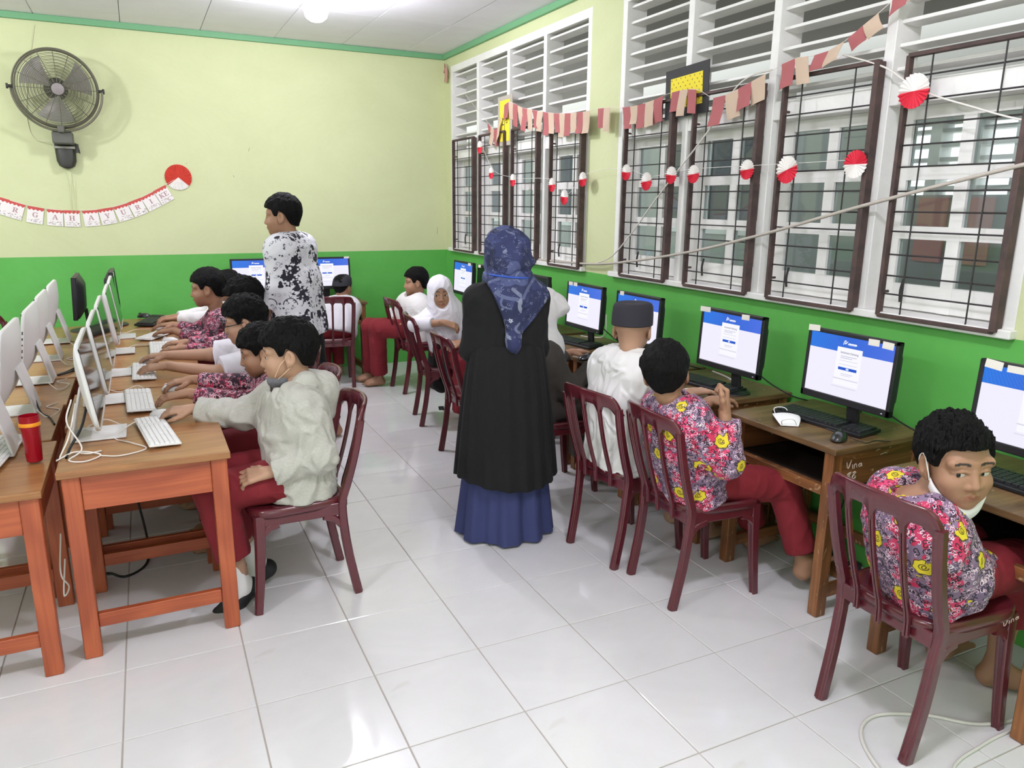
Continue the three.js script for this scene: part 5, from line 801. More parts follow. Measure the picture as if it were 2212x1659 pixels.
// woman in black with navy headscarf, seen from behind
{
  const P = thing('person', 'woman in long black dress and navy headscarf standing with her back turned', 'person', [1.55, 0, -3.22]), yaw = 168, F = frame(yaw), q = (x, y, z) => add3([0, y, 0], add3(mul3(F.x, x), mul3(F.z, z)));
  const hd = { c: q(0.0, 1.395, 0.02), F: frame(yaw + 4, 8), s: 1.12 }, ch = q(0, 1.25, 0);
  const bp = [cap(q(-0.06, 0.85, 0), q(-0.06, 1.18, 0), 0.09, 0.09, 0.08), cap(q(0.06, 0.85, 0), q(0.06, 1.18, 0), 0.09, 0.09, 0.08), cap(ch, hd.c, 0.05, 0.05, 0.03), cap(q(0, 1.22, 0), q(0.13, 1.19, 0), 0.055, 0.05, 0.05), cap(q(0, 1.22, 0), q(-0.13, 1.19, 0), 0.055, 0.05, 0.05)];
  for (const s of [1, -1]) bp.push(cap(q(s * 0.13, 1.19, 0), q(s * 0.155, 0.95, 0.04), 0.046, 0.04), cap(q(s * 0.155, 0.95, 0.04), q(s * 0.09, 0.92, 0.25), 0.038, 0.028), ...handPrims(q(s * 0.09, 0.92, 0.25), nrm3(sub3(q(-s * 0.1, 0.92, 0.29), q(s * 0.09, 0.92, 0.25))), [0, 1, 0], s > 0, 1.05, 0.5), cap(q(s * 0.09, 0.85, 0), q(s * 0.09, 0.45, 0.02), 0.09, 0.06, 0.05), cap(q(s * 0.09, 0.45, 0.02), q(s * 0.09, 0.08, 0), 0.055, 0.035), ...footPrims(q(s * 0.09, 0.08, 0), F.z, 1.05));
  obj('body', mergeGeometries([paint(sdf(bp, 0.01), () => SK.light), paint(sdf(headPrims(hd), 0.006), headColor(hd, SK.light))].map((g) => g.toNonIndexed())), skinMat, P);
  // underskirt with broad pleats, and black dress gathered below the chest
  const loft = (ys, rx, rz, fold, nf, hemWave, zo = 0, ph = 0) => { const rows = []; for (let i = 0; i < ys.length; i++) { const t = i / (ys.length - 1), r = []; for (let j = 0; j < 120; j++) { const a = -j / 120 * TAU, fo = 1 + fold(t) * (Math.sin(a * nf + ph + 0.8 * Math.sin(a * 3)) + 0.35 * Math.sin(a * nf * 2.3 + 1)); r.push(q(Math.cos(a) * rx(t) * fo, ys[i] + hemWave(t) * Math.cos(a * 2 + 0.5), Math.sin(a) * rz(t) * fo + zo)); } rows.push(r); } return rows; };
  const yy = (a, b, n) => Array.from({ length: n }, (_, i) => lerp(a, b, i / (n - 1)));
  obj('underskirt', skin(loft(yy(0.7, 0.012, 24), (t) => lerp(0.17, 0.232, t), (t) => lerp(0.14, 0.195, t), (t) => 0.085 * t + 0.012, 8, () => 0), true, true, false), C.navy, P);
  obj('dress_skirt', skin(loft(yy(0.99, 0.315, 30), (t) => lerp(0.17, 0.256, Math.pow(t, 0.7)), (t) => lerp(0.135, 0.225, Math.pow(t, 0.8)), (t) => 0.012 + 0.02 * Math.sin(Math.min(1, t * 3) * 1.5), 17, (t) => 0.02 * t), true, false, false), Object.assign(C.black.clone(), { side: THREE.DoubleSide }), P);
  const bod = [cap(q(-0.06, 0.97, 0), q(-0.065, 1.17, -0.005), 0.115, 0.105, 0.08), cap(q(0.06, 0.97, 0), q(0.065, 1.17, -0.005), 0.115, 0.105, 0.08), cap(q(0, 1.24, -0.005), q(0.135, 1.2, 0), 0.062, 0.06, 0.06), cap(q(0, 1.24, -0.005), q(-0.135, 1.2, 0), 0.062, 0.06, 0.06)];
  for (const s of [1, -1]) bod.push(cap(q(s * 0.138, 1.195, 0), q(s * 0.16, 0.95, 0.04), 0.06, 0.058, 0.05), cap(q(s * 0.16, 0.95, 0.04), q(s * 0.1, 0.92, 0.22), 0.056, 0.05, 0.03, true));
  obj('dress_bodice', uvBox(sdf(bod, 0.009, wrinkle(0.004, 1, 2))), C.black, P);
  // scarf: wrapped head, cape over the upper back, tail down the middle
  const p = put(hd.c, hd.F, hd.s), e = (x, y, z, a, b, c, k = 0.03) => ell(p(x, y, z), [a * hd.s, b * hd.s, c * hd.s], k, hd.F.m);
  const hl = [e(0, 0.025, -0.01, 0.089, 0.098, 0.108), e(0, -0.04, -0.005, 0.082, 0.085, 0.085, 0.05), e(0, -0.02, -0.075, 0.055, 0.05, 0.045, 0.05), cap(p(0, -0.06, -0.02), q(0, 1.25, -0.01), 0.082, 0.085, 0.05), cap(p(0.06, 0.06, -0.03), p(-0.07, -0.03, -0.09), 0.028, 0.022, 0.03), cap(p(-0.06, 0.05, -0.05), p(0.03, -0.06, -0.1), 0.024, 0.022, 0.03)];
  const face = ell(p(0, -0.02, 0.12), [0.06, 0.08, 0.085], 0.01, hd.F.m), f0 = field(hl), wr = wrinkle(0.009, 1.2, 5), b0 = boundsOf(hl, 0.05);
  obj('headscarf', uvBox(netMesh((x, y, z) => smax(wr(f0(x, y, z), x, y, z), -primD(face, x, y, z), 0.006), ...b0, 0.007), 0.45), C.scarf, P);
  const cape = [...bod.slice(0, 4), cap(q(0, 1.31, -0.03), q(0, 1.2, -0.06), 0.085, 0.08, 0.08)].map((b) => ({ ...b, ra: (b.ra ?? 0) + 0.012, rb: (b.rb ?? 0) + 0.012, R: b.R + 0.02 })), fc = field(cape), wr2 = wrinkle(0.005, 1.1, 9), bb = boundsOf(cape, 0.06);
  const tail = [cap(q(0.012, 1.24, -0.125), q(0.0, 1.0, -0.14), 0.03, 0.036, 0.02), cap(q(0, 1.02, -0.14), q(-0.012, 0.96, -0.135), 0.034, 0.008, 0.02)], ft = field(tail);
  obj('scarf_cape', uvBox(netMesh((x, y, z) => {
    const u = x * F.x[0] + z * F.x[2], w = x * F.z[0] + z * F.z[2]; let d = wr2(fc(x, y, z), x, y, z);
    const edge = 1.005 + (u < 0 ? -u * 1.05 : u * 2.5), front = w - 0.03 - 0.3 * (y - 1.15);
    d = Math.max(d, (edge - y) * 0.68, -(0.0) + front * 0.8); return smin(d, ft(x, y, z), 0.02);
  }, ...bb, 0.007), 0.45), C.scarf, P);
  obj('mask_strap', tube(Array.from({ length: 25 }, (_, i) => { const a = -2.2 + 4.4 * i / 24; return q(Math.sin(a) * 0.112, 1.312 + 0.01 * Math.sin(a), -Math.cos(a) * 0.128 - 0.012); }), 0.0045, 40, 6), std(0x2f57b8, 0.6), P);
}
// bent girl beyond the woman
{
  const r = person({ base: [1.96, -3.7], yaw: 90, pel: [1.95, 0.53, -3.7], chest: [1.98, 0.85, -3.7], sw: 0.14, head: { c: [2.01, 1.05, -3.71], yaw: 84, pitch: 30, s: 1.05 }, eyes: false, hair: null, armR: [[2.08, 0.62, -3.5], [2.24, 0.77, -3.52], [1, 0, -0.1], [0, 1, 0], 0.4], armL: [[2.1, 0.66, -3.9], [2.28, 0.77, -3.84], [1, 0, 0], [0, 1, 0], 0.4], legR: [[2.36, 0.5, -3.6], [2.36, 0.1, -3.6], [1, 0, 0]], legL: [[2.36, 0.5, -3.78], [2.36, 0.1, -3.78], [1, 0, 0]], shirt: { mat: C.olive, fit: 0.022, hem: 0.1, sr: 0.06 }, pants: { name: 'skirt', mat: C.olive, fit: 0.03, cuff: 0.08 } }, 'girl bent over her desk in white headscarf and dark brown uniform');
  scarf(r, C.white2, { drop: 0.24, visor: true }); obj('face_mask', sdf([ell(put(r.hd.c, r.hd.F, r.hd.s)(0, -0.05, 0.07), [0.055, 0.045, 0.045], 0.01, r.hd.F.m)], 0.006), C.maskDark, r.P);
}
// white-shirted boy in dark cap
{
  const r = person({ base: [2.03, -2.83], yaw: 95, pel: [2.0, 0.53, -2.83], chest: [2.0, 0.925, -2.83], sw: 0.17, g: 1.08, cell: 0.009, head: { c: [2.005, 1.08, -2.83], yaw: 136, pitch: 8, s: 1.06 }, tone: SK.light, eyes: false, armL: [[2.16, 0.83, -3.04], [2.33, 0.86, -3.1], [1, -0.5, -0.2], [0, 1, 0], 0.5], armR: [[2.12, 0.68, -2.66], [2.3, 0.77, -2.74], [1, 0, 0], [0, 1, 0], 0.4], legL: [[2.38, 0.5, -2.92], [2.42, 0.09, -2.95], [1, 0, 0]], legR: [[2.38, 0.5, -2.74], [2.42, 0.09, -2.72], [1, 0, 0]], hair: null, shirt: { mat: C.white2, fit: 0.03, hem: 0.1, flare: 0.012, sr: 0.062, sleeve: 1.25, cuff: 0.05, collar: true, wr: 0.01, cell: 0.0085 }, pants: { mat: C.red } }, 'boy in loose white shirt and dark cap seen from behind');
  peci(r, { h: 0.095, tilt: -0.12, y: 0.022 });
}
// boy in pink batik raising his hand
person({ base: [2.0, -2.39], yaw: 76, pel: [2.02, 0.525, -2.39], chest: [1.925, 0.825, -2.39], sw: 0.155, g: 1.03, cell: 0.009, head: { c: [1.87, 0.975, -2.39], yaw: 138, pitch: 4, roll: -8, s: 1.08 }, tone: SK.tan, eyes: false, armR: [[2.02, 0.65, -2.16], [2.02, 0.85, -2.2], [0.12, 1, -0.15], [0.8, 0.1, 0.6], 1.55], armL: [[2.1, 0.66, -2.6], [2.28, 0.77, -2.58], [1, 0, 0], [0, 1, 0], 0.4], legR: [[2.4, 0.465, -2.22], [2.475, 0.14, -2.13], [0.95, 0.3, -0.15]], legL: [[2.42, 0.46, -2.52], [2.56, 0.1, -2.52], [1, 0, -0.2]],
  hair: { spike: 0.007, vol: 0.016, seed: 33, front: 0.05 }, shirt: { mat: C.pink, uv: 0.5, fit: 0.022, hem: 0.085, sr: 0.062, sleeve: 1.8, cuff: 0.052, collar: true, wr: 0.007, cell: 0.0085 }, pants: { mat: C.red, fit: 0.011, to: 0.86, cuff: 0.058, cell: 0.0085 } }, 'boy in pink batik shirt and red trousers raising a fist');
// boy with white mask under the chin looking back
{
  const r = person({ base: [2.15, -1.38], yaw: 62, twist: -6, pel: [2.14, 0.535, -1.38], chest: [2.075, 0.735, -1.4], shTilt: 0.03, sw: 0.15, g: 1.04, cell: 0.0085, head: { c: [2.135, 0.9, -1.33], yaw: -24, pitch: 3, roll: 3, s: 1.16 }, tone: SK.tan, faceCell: 0.0033, gaze: -0.0065, armR: [[2.13, 0.56, -1.24], [2.31, 0.56, -1.31], [1, -0.1, -0.2], [0, 1, 0], 0.4], armL: [[2.22, 0.6, -1.6], [2.38, 0.765, -1.56], [1, 0, 0], [0, 1, 0], 0.4], legR: [[2.5, 0.5, -1.3], [2.56, 0.09, -1.34], [0.7, 0, 0.6]], legL: [[2.48, 0.5, -1.47], [2.55, 0.09, -1.53], [1, 0, -0.1]],
    hair: { spike: 0.011, vol: 0.014, front: 0.06, seed: 36, h: 0.0038, fq: 1.7 }, shirt: { mat: C.pink, uv: 0.5, fit: 0.02, hem: 0.075, sr: 0.06, sleeve: 1.8, cuff: 0.05, collar: true, wr: 0.007, cell: 0.008 }, pants: { mat: C.red, fit: 0.018, to: 0.5, cuff: 0.07, cell: 0.0085 } }, 'boy in pink batik with white mask under chin looking at the camera');
  const { hd, P } = r, p = put(hd.c, hd.F, hd.s);
  // folded mask slung under the chin
  const rows = []; for (let i = 0; i <= 24; i++) { const a = -1 + 2 * i / 24, x = 0.068 * Math.sin(a * 1.45) * (1 + 0.06 * Math.abs(a)), c = Math.cos(a * 1.45), z = 0.01 + 0.062 * c, y = -0.119 + 0.07 * Math.pow(Math.abs(a), 1.6), h = 0.017 + 0.003 * c; rows.push([p(x * 1.0, y + h, z + 0.003), p(x * 1.05, y + h * 0.4, z + 0.007), p(x * 1.03, y - h * 0.6, z + 0.002), p(x * 0.9, y - h, z - 0.012), p(x * 0.93, y - h * 0.3, z - 0.006), p(x * 0.95, y + h * 0.7, z - 0.003)]); }
  obj('face_mask', skin(rows, true, true, true), C.maskW, P);
  for (const q of [-1, 1]) obj('ear_loop', tube([p(q * 0.073, -0.04, 0.02), p(q * 0.078, -0.015, 0.018), p(q * 0.083, 0.024, 0.004), p(q * 0.084, 0.026, -0.006), p(q * 0.08, 0.0, -0.022), p(q * 0.072, -0.045, 0.0)], 0.0022, 30), std(0xf2ede6, 0.6), P);
}

// ================= WALL THINGS =================
// ceiling lamps: screw-in bulb under a round base
function lamp(x, z, label) {
  const t = thing('ceiling_lamp', label, 'lamp', [x, HC, z], 0, 'ceiling bulbs');
  obj('lamp_base', lathe([[0, 0], [0.06, 0], [0.06, -0.02], [0.035, -0.035], [0.03, -0.075], [0, -0.075]].map(([a, b]) => [a, b]), 24), std(0xe9e6e2, 0.5), t);
  obj('bulb', lathe([[0, -0.245], [0.04, -0.238], [0.07, -0.215], [0.082, -0.175], [0.07, -0.125], [0.04, -0.085], [0.03, -0.072], [0, -0.072]], 28), new THREE.MeshStandardMaterial({ color: 0xffffff, emissive: LAMP_COLOR, emissiveIntensity: 120, roughness: 0.4 }), t);
  const l = new THREE.PointLight(LAMP_COLOR, LAMP_CD, 0, 2); l.position.set(0, -0.17, 0); l.castShadow = true; l.shadow.radius = 3.6; l.name = 'bulb_light'; t.add(l);
}
lamp(1.22, -5.55, 'bright round ceiling bulb at the top of the photo'); lamp(-1.9, -5.55, 'ceiling bulb over the left part of the room'); lamp(1.22, -1.0, 'ceiling bulb over the camera side'); lamp(-1.9, -1.0, 'ceiling bulb over the front left part of the room');

// wall fan
{
  const t = thing('wall_fan', 'large grey caged wall fan on the yellow wall', 'fan', [-0.49, 1.89, ZB]), gm = std(0x6d6a5a, 0.5, { metalness: 0.3 }), dk = std(0x35342f, 0.5);
  const head = new THREE.Group(); head.name = 'fan_head'; head.position.set(0.015, 0.6, 0.24); head.rotation.set(0.12, 0.14, 0); t.add(head);
  const R = 0.285;
  const cage = []; for (let i = 0; i < 22; i++) { const r = 0.05 + (R - 0.05) * i / 21, z = 0.07 * (1 - Math.pow(r / R, 3)); cage.push(new THREE.TorusGeometry(r, 0.0016, 4, 56).translate(0, 0, z + 0.02)); if (i % 2) cage.push(new THREE.TorusGeometry(r, 0.0016, 4, 56).translate(0, 0, -z * 0.8 - 0.02)); }
  obj('cage_rings', cage, gm, head);
  obj('cage_rim', [new THREE.TorusGeometry(R, 0.008, 8, 64), new THREE.TorusGeometry(R + 0.012, 0.006, 8, 64).translate(0, 0, -0.03)], gm, head);
  const sp = []; for (let i = 0; i < 16; i++) { const a = i / 16 * TAU; sp.push(tube([0.05, 0.12, 0.2, R].map((r) => [Math.cos(a) * r, Math.sin(a) * r, 0.02 + 0.07 * (1 - Math.pow(r / R, 3)) + 0.002]), 0.0026, 10, 5)); } obj('cage_spokes', sp, gm, head);
  obj('cage_badge', lathe([[0, 0.1], [0.04, 0.098], [0.05, 0.09], [0, 0.085]], 24).rotateX(Math.PI / 2), std(0x8a8280, 0.4), head);
  obj('motor', lathe([[0, 0.03], [0.06, 0.02], [0.085, -0.02], [0.085, -0.1], [0.06, -0.14], [0, -0.15]], 28).rotateX(Math.PI / 2).translate(0, 0, -0.02), dk, head);
  for (let b = 0; b < 3; b++) { const a0 = b / 3 * TAU + 0.4; obj('blade', sheet((u, v) => { const r = 0.05 + 0.2 * v, a = a0 + (u - 0.5) * (0.75 + 0.35 * v), tw = (u - 0.5) * 0.07; return [Math.cos(a) * r, Math.sin(a) * r, tw]; }, 8, 8, 0.003), std(0x8d8b80, 0.4), head); }
  for (const s of [-1, 1]) obj('side_knob', [cyl(0.012, 0.012, 0.04, 0, 0, 0, 12).rotateZ(Math.PI / 2).translate(s * (R + 0.03), 0, -0.02), cyl(0.02, 0.02, 0.015, 0, 0, 0, 12).rotateZ(Math.PI / 2).translate(s * (R + 0.045), 0, -0.02)], dk, head);
  obj('yoke', tube(Array.from({ length: 17 }, (_, i) => { const a = Math.PI + Math.PI * i / 16; return [Math.cos(a) * (R + 0.03) + 0.015, 0.6 + Math.sin(a) * (R + 0.03), 0.2]; }), 0.009, 40, 8), gm, t);
  obj('gear_box', [rbox(0.15, 0.1, 0.13, 0.015, 0.01, 0.235, 0.13), rbox(0.05, 0.06, 0.13, 0.01, 0.01, 0.3, 0.19)], std(0x57574e, 0.4), t);
  obj('wall_bracket', skin([[0.075, 0.2], [0.072, 0.1], [0.07, 0.06], [0.055, 0.02], [0.03, 0.004], [0.005, 0.0]].map(([w, y]) => [[-w + 0.01, y, 0], [-w + 0.01, y, 0.06], [-w * 0.6 + 0.01, y, 0.09], [w * 0.6 + 0.01, y, 0.09], [w + 0.01, y, 0.06], [w + 0.01, y, 0]])), dk, t);
  obj('bracket_band', rbox(0.155, 0.02, 0.1, 0.004, 0.01, 0.165, 0.05), std(0x9a988c, 0.4), t);
  obj('pull_switch', [cyl(0.012, 0.014, 0.07, 0.1, 0.16, 0.1, 12), tube([[0.09, 0.2, 0.1], [0.11, 0.16, 0.11], [0.115, 0.12, 0.1]], 0.005, 10)], dk, t);
  obj('power_cord', tube([[-0.06, 0.21, 0.09], [-0.2, 0.23, 0.01], [-0.235, 0.36, 0.006], [-0.19, 0.7, 0.004], [-0.1, 1.1, 0.004]], 0.003, 40), std(0xd8d6b4, 0.6), t);
  obj('pull_cord', [tube([[0.0, 0, 0.05], [0.005, -0.2, 0.012], [0.0, -0.36, 0.01]], 0.0018, 10), tube([[0.03, 0, 0.05], [0.035, -0.2, 0.012], [0.03, -0.36, 0.01]], 0.0018, 10)], std(0xc9c7a4, 0.6), t);
}
// paper rosette: pleated disc, part of it red
const paperRed = std(0xd0303a, 0.75), paperPink = std(0xd6283f, 0.75), paperWhite = std(0xf0ebe6, 0.8), paperOr = std(0xd2493a, 0.75);
function rosetteParts(t, R, a0, a1, mA, mB, n = 36) {
  const wedge = (from, to) => { const k = Math.max(4, Math.round((to - from) / TAU * n) * 2), pos = [], top = (i) => { const a = from + (to - from) * i / k, z = i % 2 ? 0.012 : 0.002; return [Math.cos(a) * R * (i % 2 ? 1.0 : 0.965), Math.sin(a) * R * (i % 2 ? 1.0 : 0.965), z]; }; for (let i = 0; i < k; i++) { const A = top(i), B = top(i + 1), O = [0, 0, 0.006], O2 = [0, 0, 0.004], A2 = [A[0], A[1], A[2] - 0.0015], B2 = [B[0], B[1], B[2] - 0.0015]; pos.push(...O, ...A, ...B, ...O2, ...B2, ...A2, ...A, ...A2, ...B2, ...A, ...B2, ...B); } const g = new THREE.BufferGeometry(); g.setAttribute('position', new THREE.Float32BufferAttribute(pos, 3)); g.computeVertexNormals(); return uvBox(g); };
  obj('coloured_pleats', wedge(a0, a1), mA, t); obj('white_pleats', wedge(a1, a0 + TAU), mB, t);
}
{ const t = thing('paper_rosette', 'large red paper rosette with white wedge on the yellow wall', 'rosette', [0.363, 1.84, ZB + 0.002]); rosetteParts(t, 0.112, -0.72, Math.PI + 0.66, paperOr, paperWhite, 44); }
const ros = [[-6.45, 2.13, 0.055, 0], [-6.2, 1.9, 0.05, 0], [-5.77, 1.83, 0.05, 0], [-5.1, 1.78, 0.052, 0], [-4.91, 1.69, 0.055, 0], [-4.66, 1.81, 0.05, 0], [-4.13, 1.84, 0.05, 0], [-3.91, 1.78, 0.055, 0], [-3.67, 1.81, 0.05, 0], [-3.47, 1.81, 0.05, 0], [-3.05, 1.82, 0.05, 0.1], [-2.78, 1.81, 0.065, 0.35], [-2.39, 1.82, 0.06, Math.PI], [-2.15, 2.09, 0.068, 0.05]];
ros.forEach(([z, y, R, a], i) => {
  const names = ['by the corner window, first on its string', 'second on the string from the corner', 'third on the string from the corner', 'fourth on the string from the corner', 'lowest one before the first window pair ends', 'at the edge of yellow pier', 'first beyond the yellow pier', 'white-topped on the second window\'s first grille', 'right of the first grille of the second window', 'left in the second grille of the second window', 'right in the second grille of the second window', 'tilted one in the third grille', 'red-topped one in the third grille', 'large one high at the rightmost grille'];
  const t = thing('paper_rosette', 'small red and white paper rosette, ' + names[i], 'rosette', [2.83, y, z], -Math.PI / 2, 'hanging paper rosettes'); rosetteParts(t, R, Math.PI + a, TAU + a, paperPink, paperWhite, 22);
  t.rotation.z = a === 0 ? 0.1 * Math.sin(i * 3) : 0;
});
const strand = (pts, r, m, label) => tag(obj('decoration_string', tube(pts, r, pts.length * 8, 5), m), label, 'string');
strand(ros.slice(0, 13).map(([z, y, R], i) => [2.842, y + 0.02 + (i % 2) * 0.01, z]), 0.0015, paperWhite, 'thin string holding small paper rosettes across the windows');
strand([[2.86, 2.29, -2.55], [2.855, 2.27, -2.49], [2.85, 2.2, -2.31], [2.845, 2.1, -2.15], [2.85, 2.01, -1.92], [2.85, 1.94, -1.7], [2.85, 1.92, -1.5]], 0.004, cordW, 'pale twisted string across the rightmost grille');
// thick cables along the windows
tag(obj('cable', tube([[2.885, 1.2, -5.6], [2.87, 1.215, -5.0], [2.86, 1.24, -4.44], [2.84, 1.37, -3.53], [2.84, 1.5, -2.92], [2.84, 1.64, -2.36], [2.84, 1.79, -1.69], [2.84, 1.88, -1.2]], 0.008, 80, 8), std(0xb9b0a6, 0.6)), 'grey cable slanting up across the windows to the right', 'cable');
tag(obj('cable', tube([[2.86, 1.24, -4.5], [2.85, 1.3, -4.3], [2.84, 1.45, -4.08], [2.84, 1.68, -3.82], [2.84, 2.06, -3.36], [2.845, 2.24, -3.19], [2.855, 2.28, -3.1], [2.87, 2.29, -2.98]], 0.0045, 60, 8), std(0xd6d0c8, 0.6)), 'thin white cable rising steeply across the second window', 'cable');
// bunting: faded red and cream flags on a string
{
  const b = thing('bunting', 'faded red and cream cloth bunting strung across the barred windows', 'bunting', [0, 0, 0]), red = std(0xad6263, 0.85), cream = std(0xcdb49e, 0.85);
  const path = curve([[2.88, 2.99, -7.44], [2.87, 2.7, -7.0], [2.86, 2.36, -6.4], [2.85, 2.26, -6.15], [2.845, 2.45, -5.95], [2.84, 2.38, -5.62], [2.84, 2.29, -5.1], [2.83, 2.26, -4.7], [2.835, 2.26, -4.45], [2.84, 2.24, -4.2], [2.835, 2.24, -3.95], [2.84, 2.27, -3.75], [2.835, 2.26, -3.5], [2.84, 2.2, -3.35], [2.835, 2.25, -3.05], [2.835, 2.31, -2.82], [2.83, 2.31, -2.6], [2.83, 2.4, -2.4], [2.83, 2.5, -2.2], [2.83, 2.54, -2.0]]);
  obj('bunting_string', new THREE.TubeGeometry(path, 240, 0.0015, 5), cordW, b);
  const total = path.getLength(), flags = []; 
  for (const [z0, z1, hgt] of [[-7.44, -7.38, 0.1], [-6.35, -6.05, 0.14], [-5.98, -4.6, 0.15], [-4.5, -4.36, 0.14], [-4.22, -3.8, 0.13], [-3.72, -3.5, 0.12], [-3.36, -2.98, 0.13], [-2.88, -2.72, 0.14], [-2.68, -2.52, 0.08], [-2.5, -2.36, 0.06], [-2.3, -2.08, 0.07]]) {
    const n = Math.max(2, Math.round((z1 - z0) / 0.085)); for (let i = 0; i < n; i++) { const za = lerp(z0, z1, i / n), zb = lerp(z0, z1, (i + 1) / n); flags.push([za, zb, hgt * rr(0.8, 1.15), i % 2]); }
  }
  const yAt = (z) => { let best = 0, bd = 9; for (let i = 0; i <= 300; i++) { const p = path.getPointAt(i / 300); const d = Math.abs(p.z - z); if (d < bd) { bd = d; best = p; } } return best; };
  flags.forEach(([za, zb, h, odd], i) => { const A = yAt(za), B = yAt(zb), s = rr(-0.03, 0.03), tw = rr(0.004, 0.016), wob = rr(0, 6); obj('flag', sheet((u, v) => [lerp(A.x, B.x, u) - 0.004 - tw * Math.sin(v * 2.4 + wob) * v - 0.006 * Math.sin(u * 3.1) * v, lerp(A.y, B.y, u) - h * v, lerp(za, zb, u) + s * v], 4, 6, 0.0012), odd ? cream : red, b); });
}
{ const f = thing('corner_flag', 'small faded red paper flag in the room corner by the ceiling', 'flag', [0, 0, 0]); obj('flag_cloth', sheet((u, v) => [2.87 - 0.015 * Math.sin(u * 3), 2.93 - 0.13 * v, -7.42 + 0.07 * u + 0.01 * Math.sin(v * 4)], 5, 6, 0.001), std(0xbb8f80, 0.85), f); }
// framed yellow papers
{
  const t = thing('craft_poster', 'yellow craft paper with black frame and dots above the second window', 'poster', [2.868, 2.27, -3.63], -Math.PI / 2); t.rotation.z = 0.04;
  obj('backing_card', box(0.38, 0.27, 0.004), std(0x3c3a3c, 0.8), t); obj('yellow_paper', new THREE.BoxGeometry(0.28, 0.17, 0.003).translate(0, 0, 0.003), new THREE.MeshStandardMaterial({ map: tex(256, 160, (c, w, h) => { seed_ = 3; c.fillStyle = '#f2dd3c'; c.fillRect(0, 0, w, h); c.fillStyle = '#6b6432'; for (let i = 0; i < 14; i++) for (let j = 0; j < 8; j++) { if ((i + j) % 2) continue; c.beginPath(); c.ellipse(10 + i * 18.5 + rr(-2, 2), 10 + j * 20 + rr(-2, 2), 3, 4, 0, 0, 7); c.fill(); } }, true, false), roughness: 0.8 }), t);
  const u = thing('craft_poster', 'narrow yellow craft paper with dark strokes above the corner window', 'poster', [2.868, 2.32, -6.02], -Math.PI / 2);
  obj('backing_card', box(0.28, 0.4, 0.004), std(0xb3aba0, 0.8), u); obj('yellow_paper', new THREE.BoxGeometry(0.19, 0.33, 0.003).translate(0, 0, 0.003), new THREE.MeshStandardMaterial({ map: tex(160, 280, (c, w, h) => { c.fillStyle = '#f0da3a'; c.fillRect(0, 0, w, h); c.strokeStyle = '#4a4632'; c.lineWidth = 8; c.beginPath(); c.moveTo(80, 90); c.lineTo(80, 220); c.moveTo(40, 120); c.lineTo(60, 130); c.lineTo(36, 165); c.lineTo(70, 165); c.moveTo(100, 130); c.lineTo(125, 122); c.moveTo(104, 158); c.lineTo(128, 150); c.stroke(); }, true, false), roughness: 0.8 }), u);
}
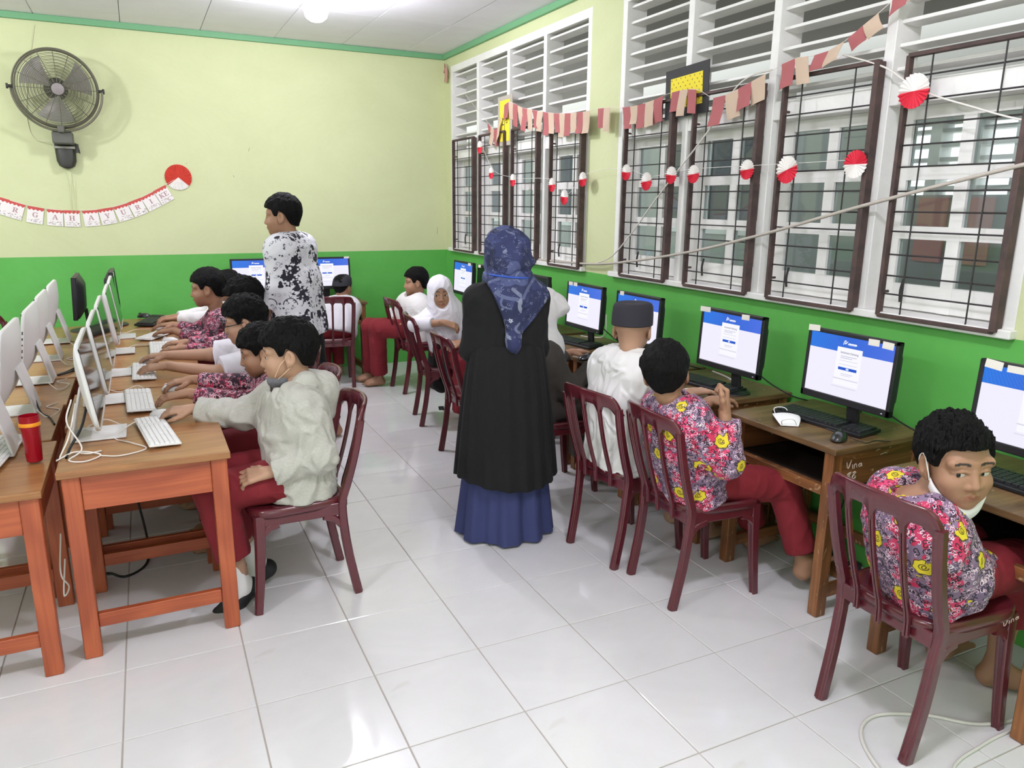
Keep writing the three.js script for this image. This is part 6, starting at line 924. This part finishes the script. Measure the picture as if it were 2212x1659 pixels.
// letter banner on the back wall
{
  const t = thing('letter_banner', 'white letter banner with red top hanging in a curve on yellow wall', 'banner', [0, 0, ZB]), letters = ['D', 'I', 'R', 'G', 'A', 'H', 'A', 'Y', 'U', 'R', 'I', 'KE'];
  const arc = curve([[-1.32, 1.76, 0.006], [-1.0, 1.655, 0.006], [-0.75, 1.575, 0.006], [-0.45, 1.548, 0.006], [-0.2, 1.575, 0.006], [0.02, 1.65, 0.006], [0.24, 1.765, 0.006]]);
  obj('banner_string', new THREE.TubeGeometry(curve([[-1.34, 1.77, 0.006], ...arc.getPoints(14).map((p) => [p.x, p.y, 0.006]).slice(1), [0.33, 1.82, 0.008]]), 80, 0.002, 5), cordW, t);
  const xs = [-1.11, -0.985, -0.875, -0.75, -0.615, -0.5, -0.36, -0.245, -0.125, -0.015, 0.09, 0.195], ys = arc.getPoints(200);
  letters.forEach((L, i) => {
    let k = 0; while (k < 199 && ys[k].x < xs[i]) k++; const p = ys[k], d = ys[k + 1].clone().sub(ys[Math.max(0, k - 1)]), a = Math.atan2(d.y, d.x), w = 0.118;
    const map = tex(128, 160, (c, W, H) => { seed_ = 11 + i; c.fillStyle = '#efe9e6'; c.fillRect(0, 0, W, H); c.fillStyle = '#c4504a'; c.beginPath(); c.moveTo(0, 0); c.lineTo(W, 0); c.lineTo(W, 22); for (let k = 8; k >= 0; k--) c.lineTo(W * k / 8, 22 + (k % 2 ? 14 : 0)); c.fill(); c.fillStyle = '#b08a8c'; c.font = 'bold 66px serif'; c.textAlign = 'center'; c.fillText(L, W / 2, 100); c.fillStyle = '#8d7a76'; for (let k = 0; k < 26; k++) c.fillRect(rr(10, W - 10), rr(112, 150), rr(3, 14), rr(2, 6)); }, true, false);
    const g = new THREE.Group(); const m = obj('letter_card', new THREE.BoxGeometry(w * 0.985, 0.135, 0.002).translate(0, -0.066, 0), new THREE.MeshStandardMaterial({ map, roughness: 0.8 }), t); m.position.set(p.x, p.y, 0.006 + 0.001 * (i % 2)); m.rotation.z = a;
  });
}
// black bag strap hanging at the girl's chair, and a stray shoe
{ const s = thing('bag_strap', 'black strap with two white stripes hanging behind the turned girl\'s chair', 'strap', [1.9, 0, -5.03]); obj('strap_band', sweep([[0.0, 0.66, 0.02], [0.02, 0.5, 0.03], [0.035, 0.35, 0.02], [0.04, 0.22, 0.02], [0.025, 0.165, 0.02], [-0.015, 0.16, 0.02], [-0.02, 0.185, 0.02]], 0.042, 0.008, [0.7, 0, 0.7], 30), blackPl, s); obj('stripe', [sweep([[0.036, 0.33, 0.02], [0.037, 0.318, 0.02]], 0.046, 0.012, [0.7, 0, 0.7], 2), sweep([[0.0365, 0.3, 0.02], [0.0375, 0.288, 0.02]], 0.046, 0.012, [0.7, 0, 0.7], 2)], paperWhite, s); }
{ const s = thing('backpack', 'black bag hanging on the turned girl\'s chair', 'bag', [1.96, 0, -5.3]); obj('bag_body', uvBox(sdf([cap([0.02, 0.3, -0.05], [0.02, 0.62, -0.05], 0.075, 0.06, 0.05), cap([0.02, 0.3, 0.05], [0.02, 0.62, 0.05], 0.075, 0.06, 0.05)], 0.012, wrinkle(0.004, 1, 4))), C.black, s); }

renderer.render(scene, camera);
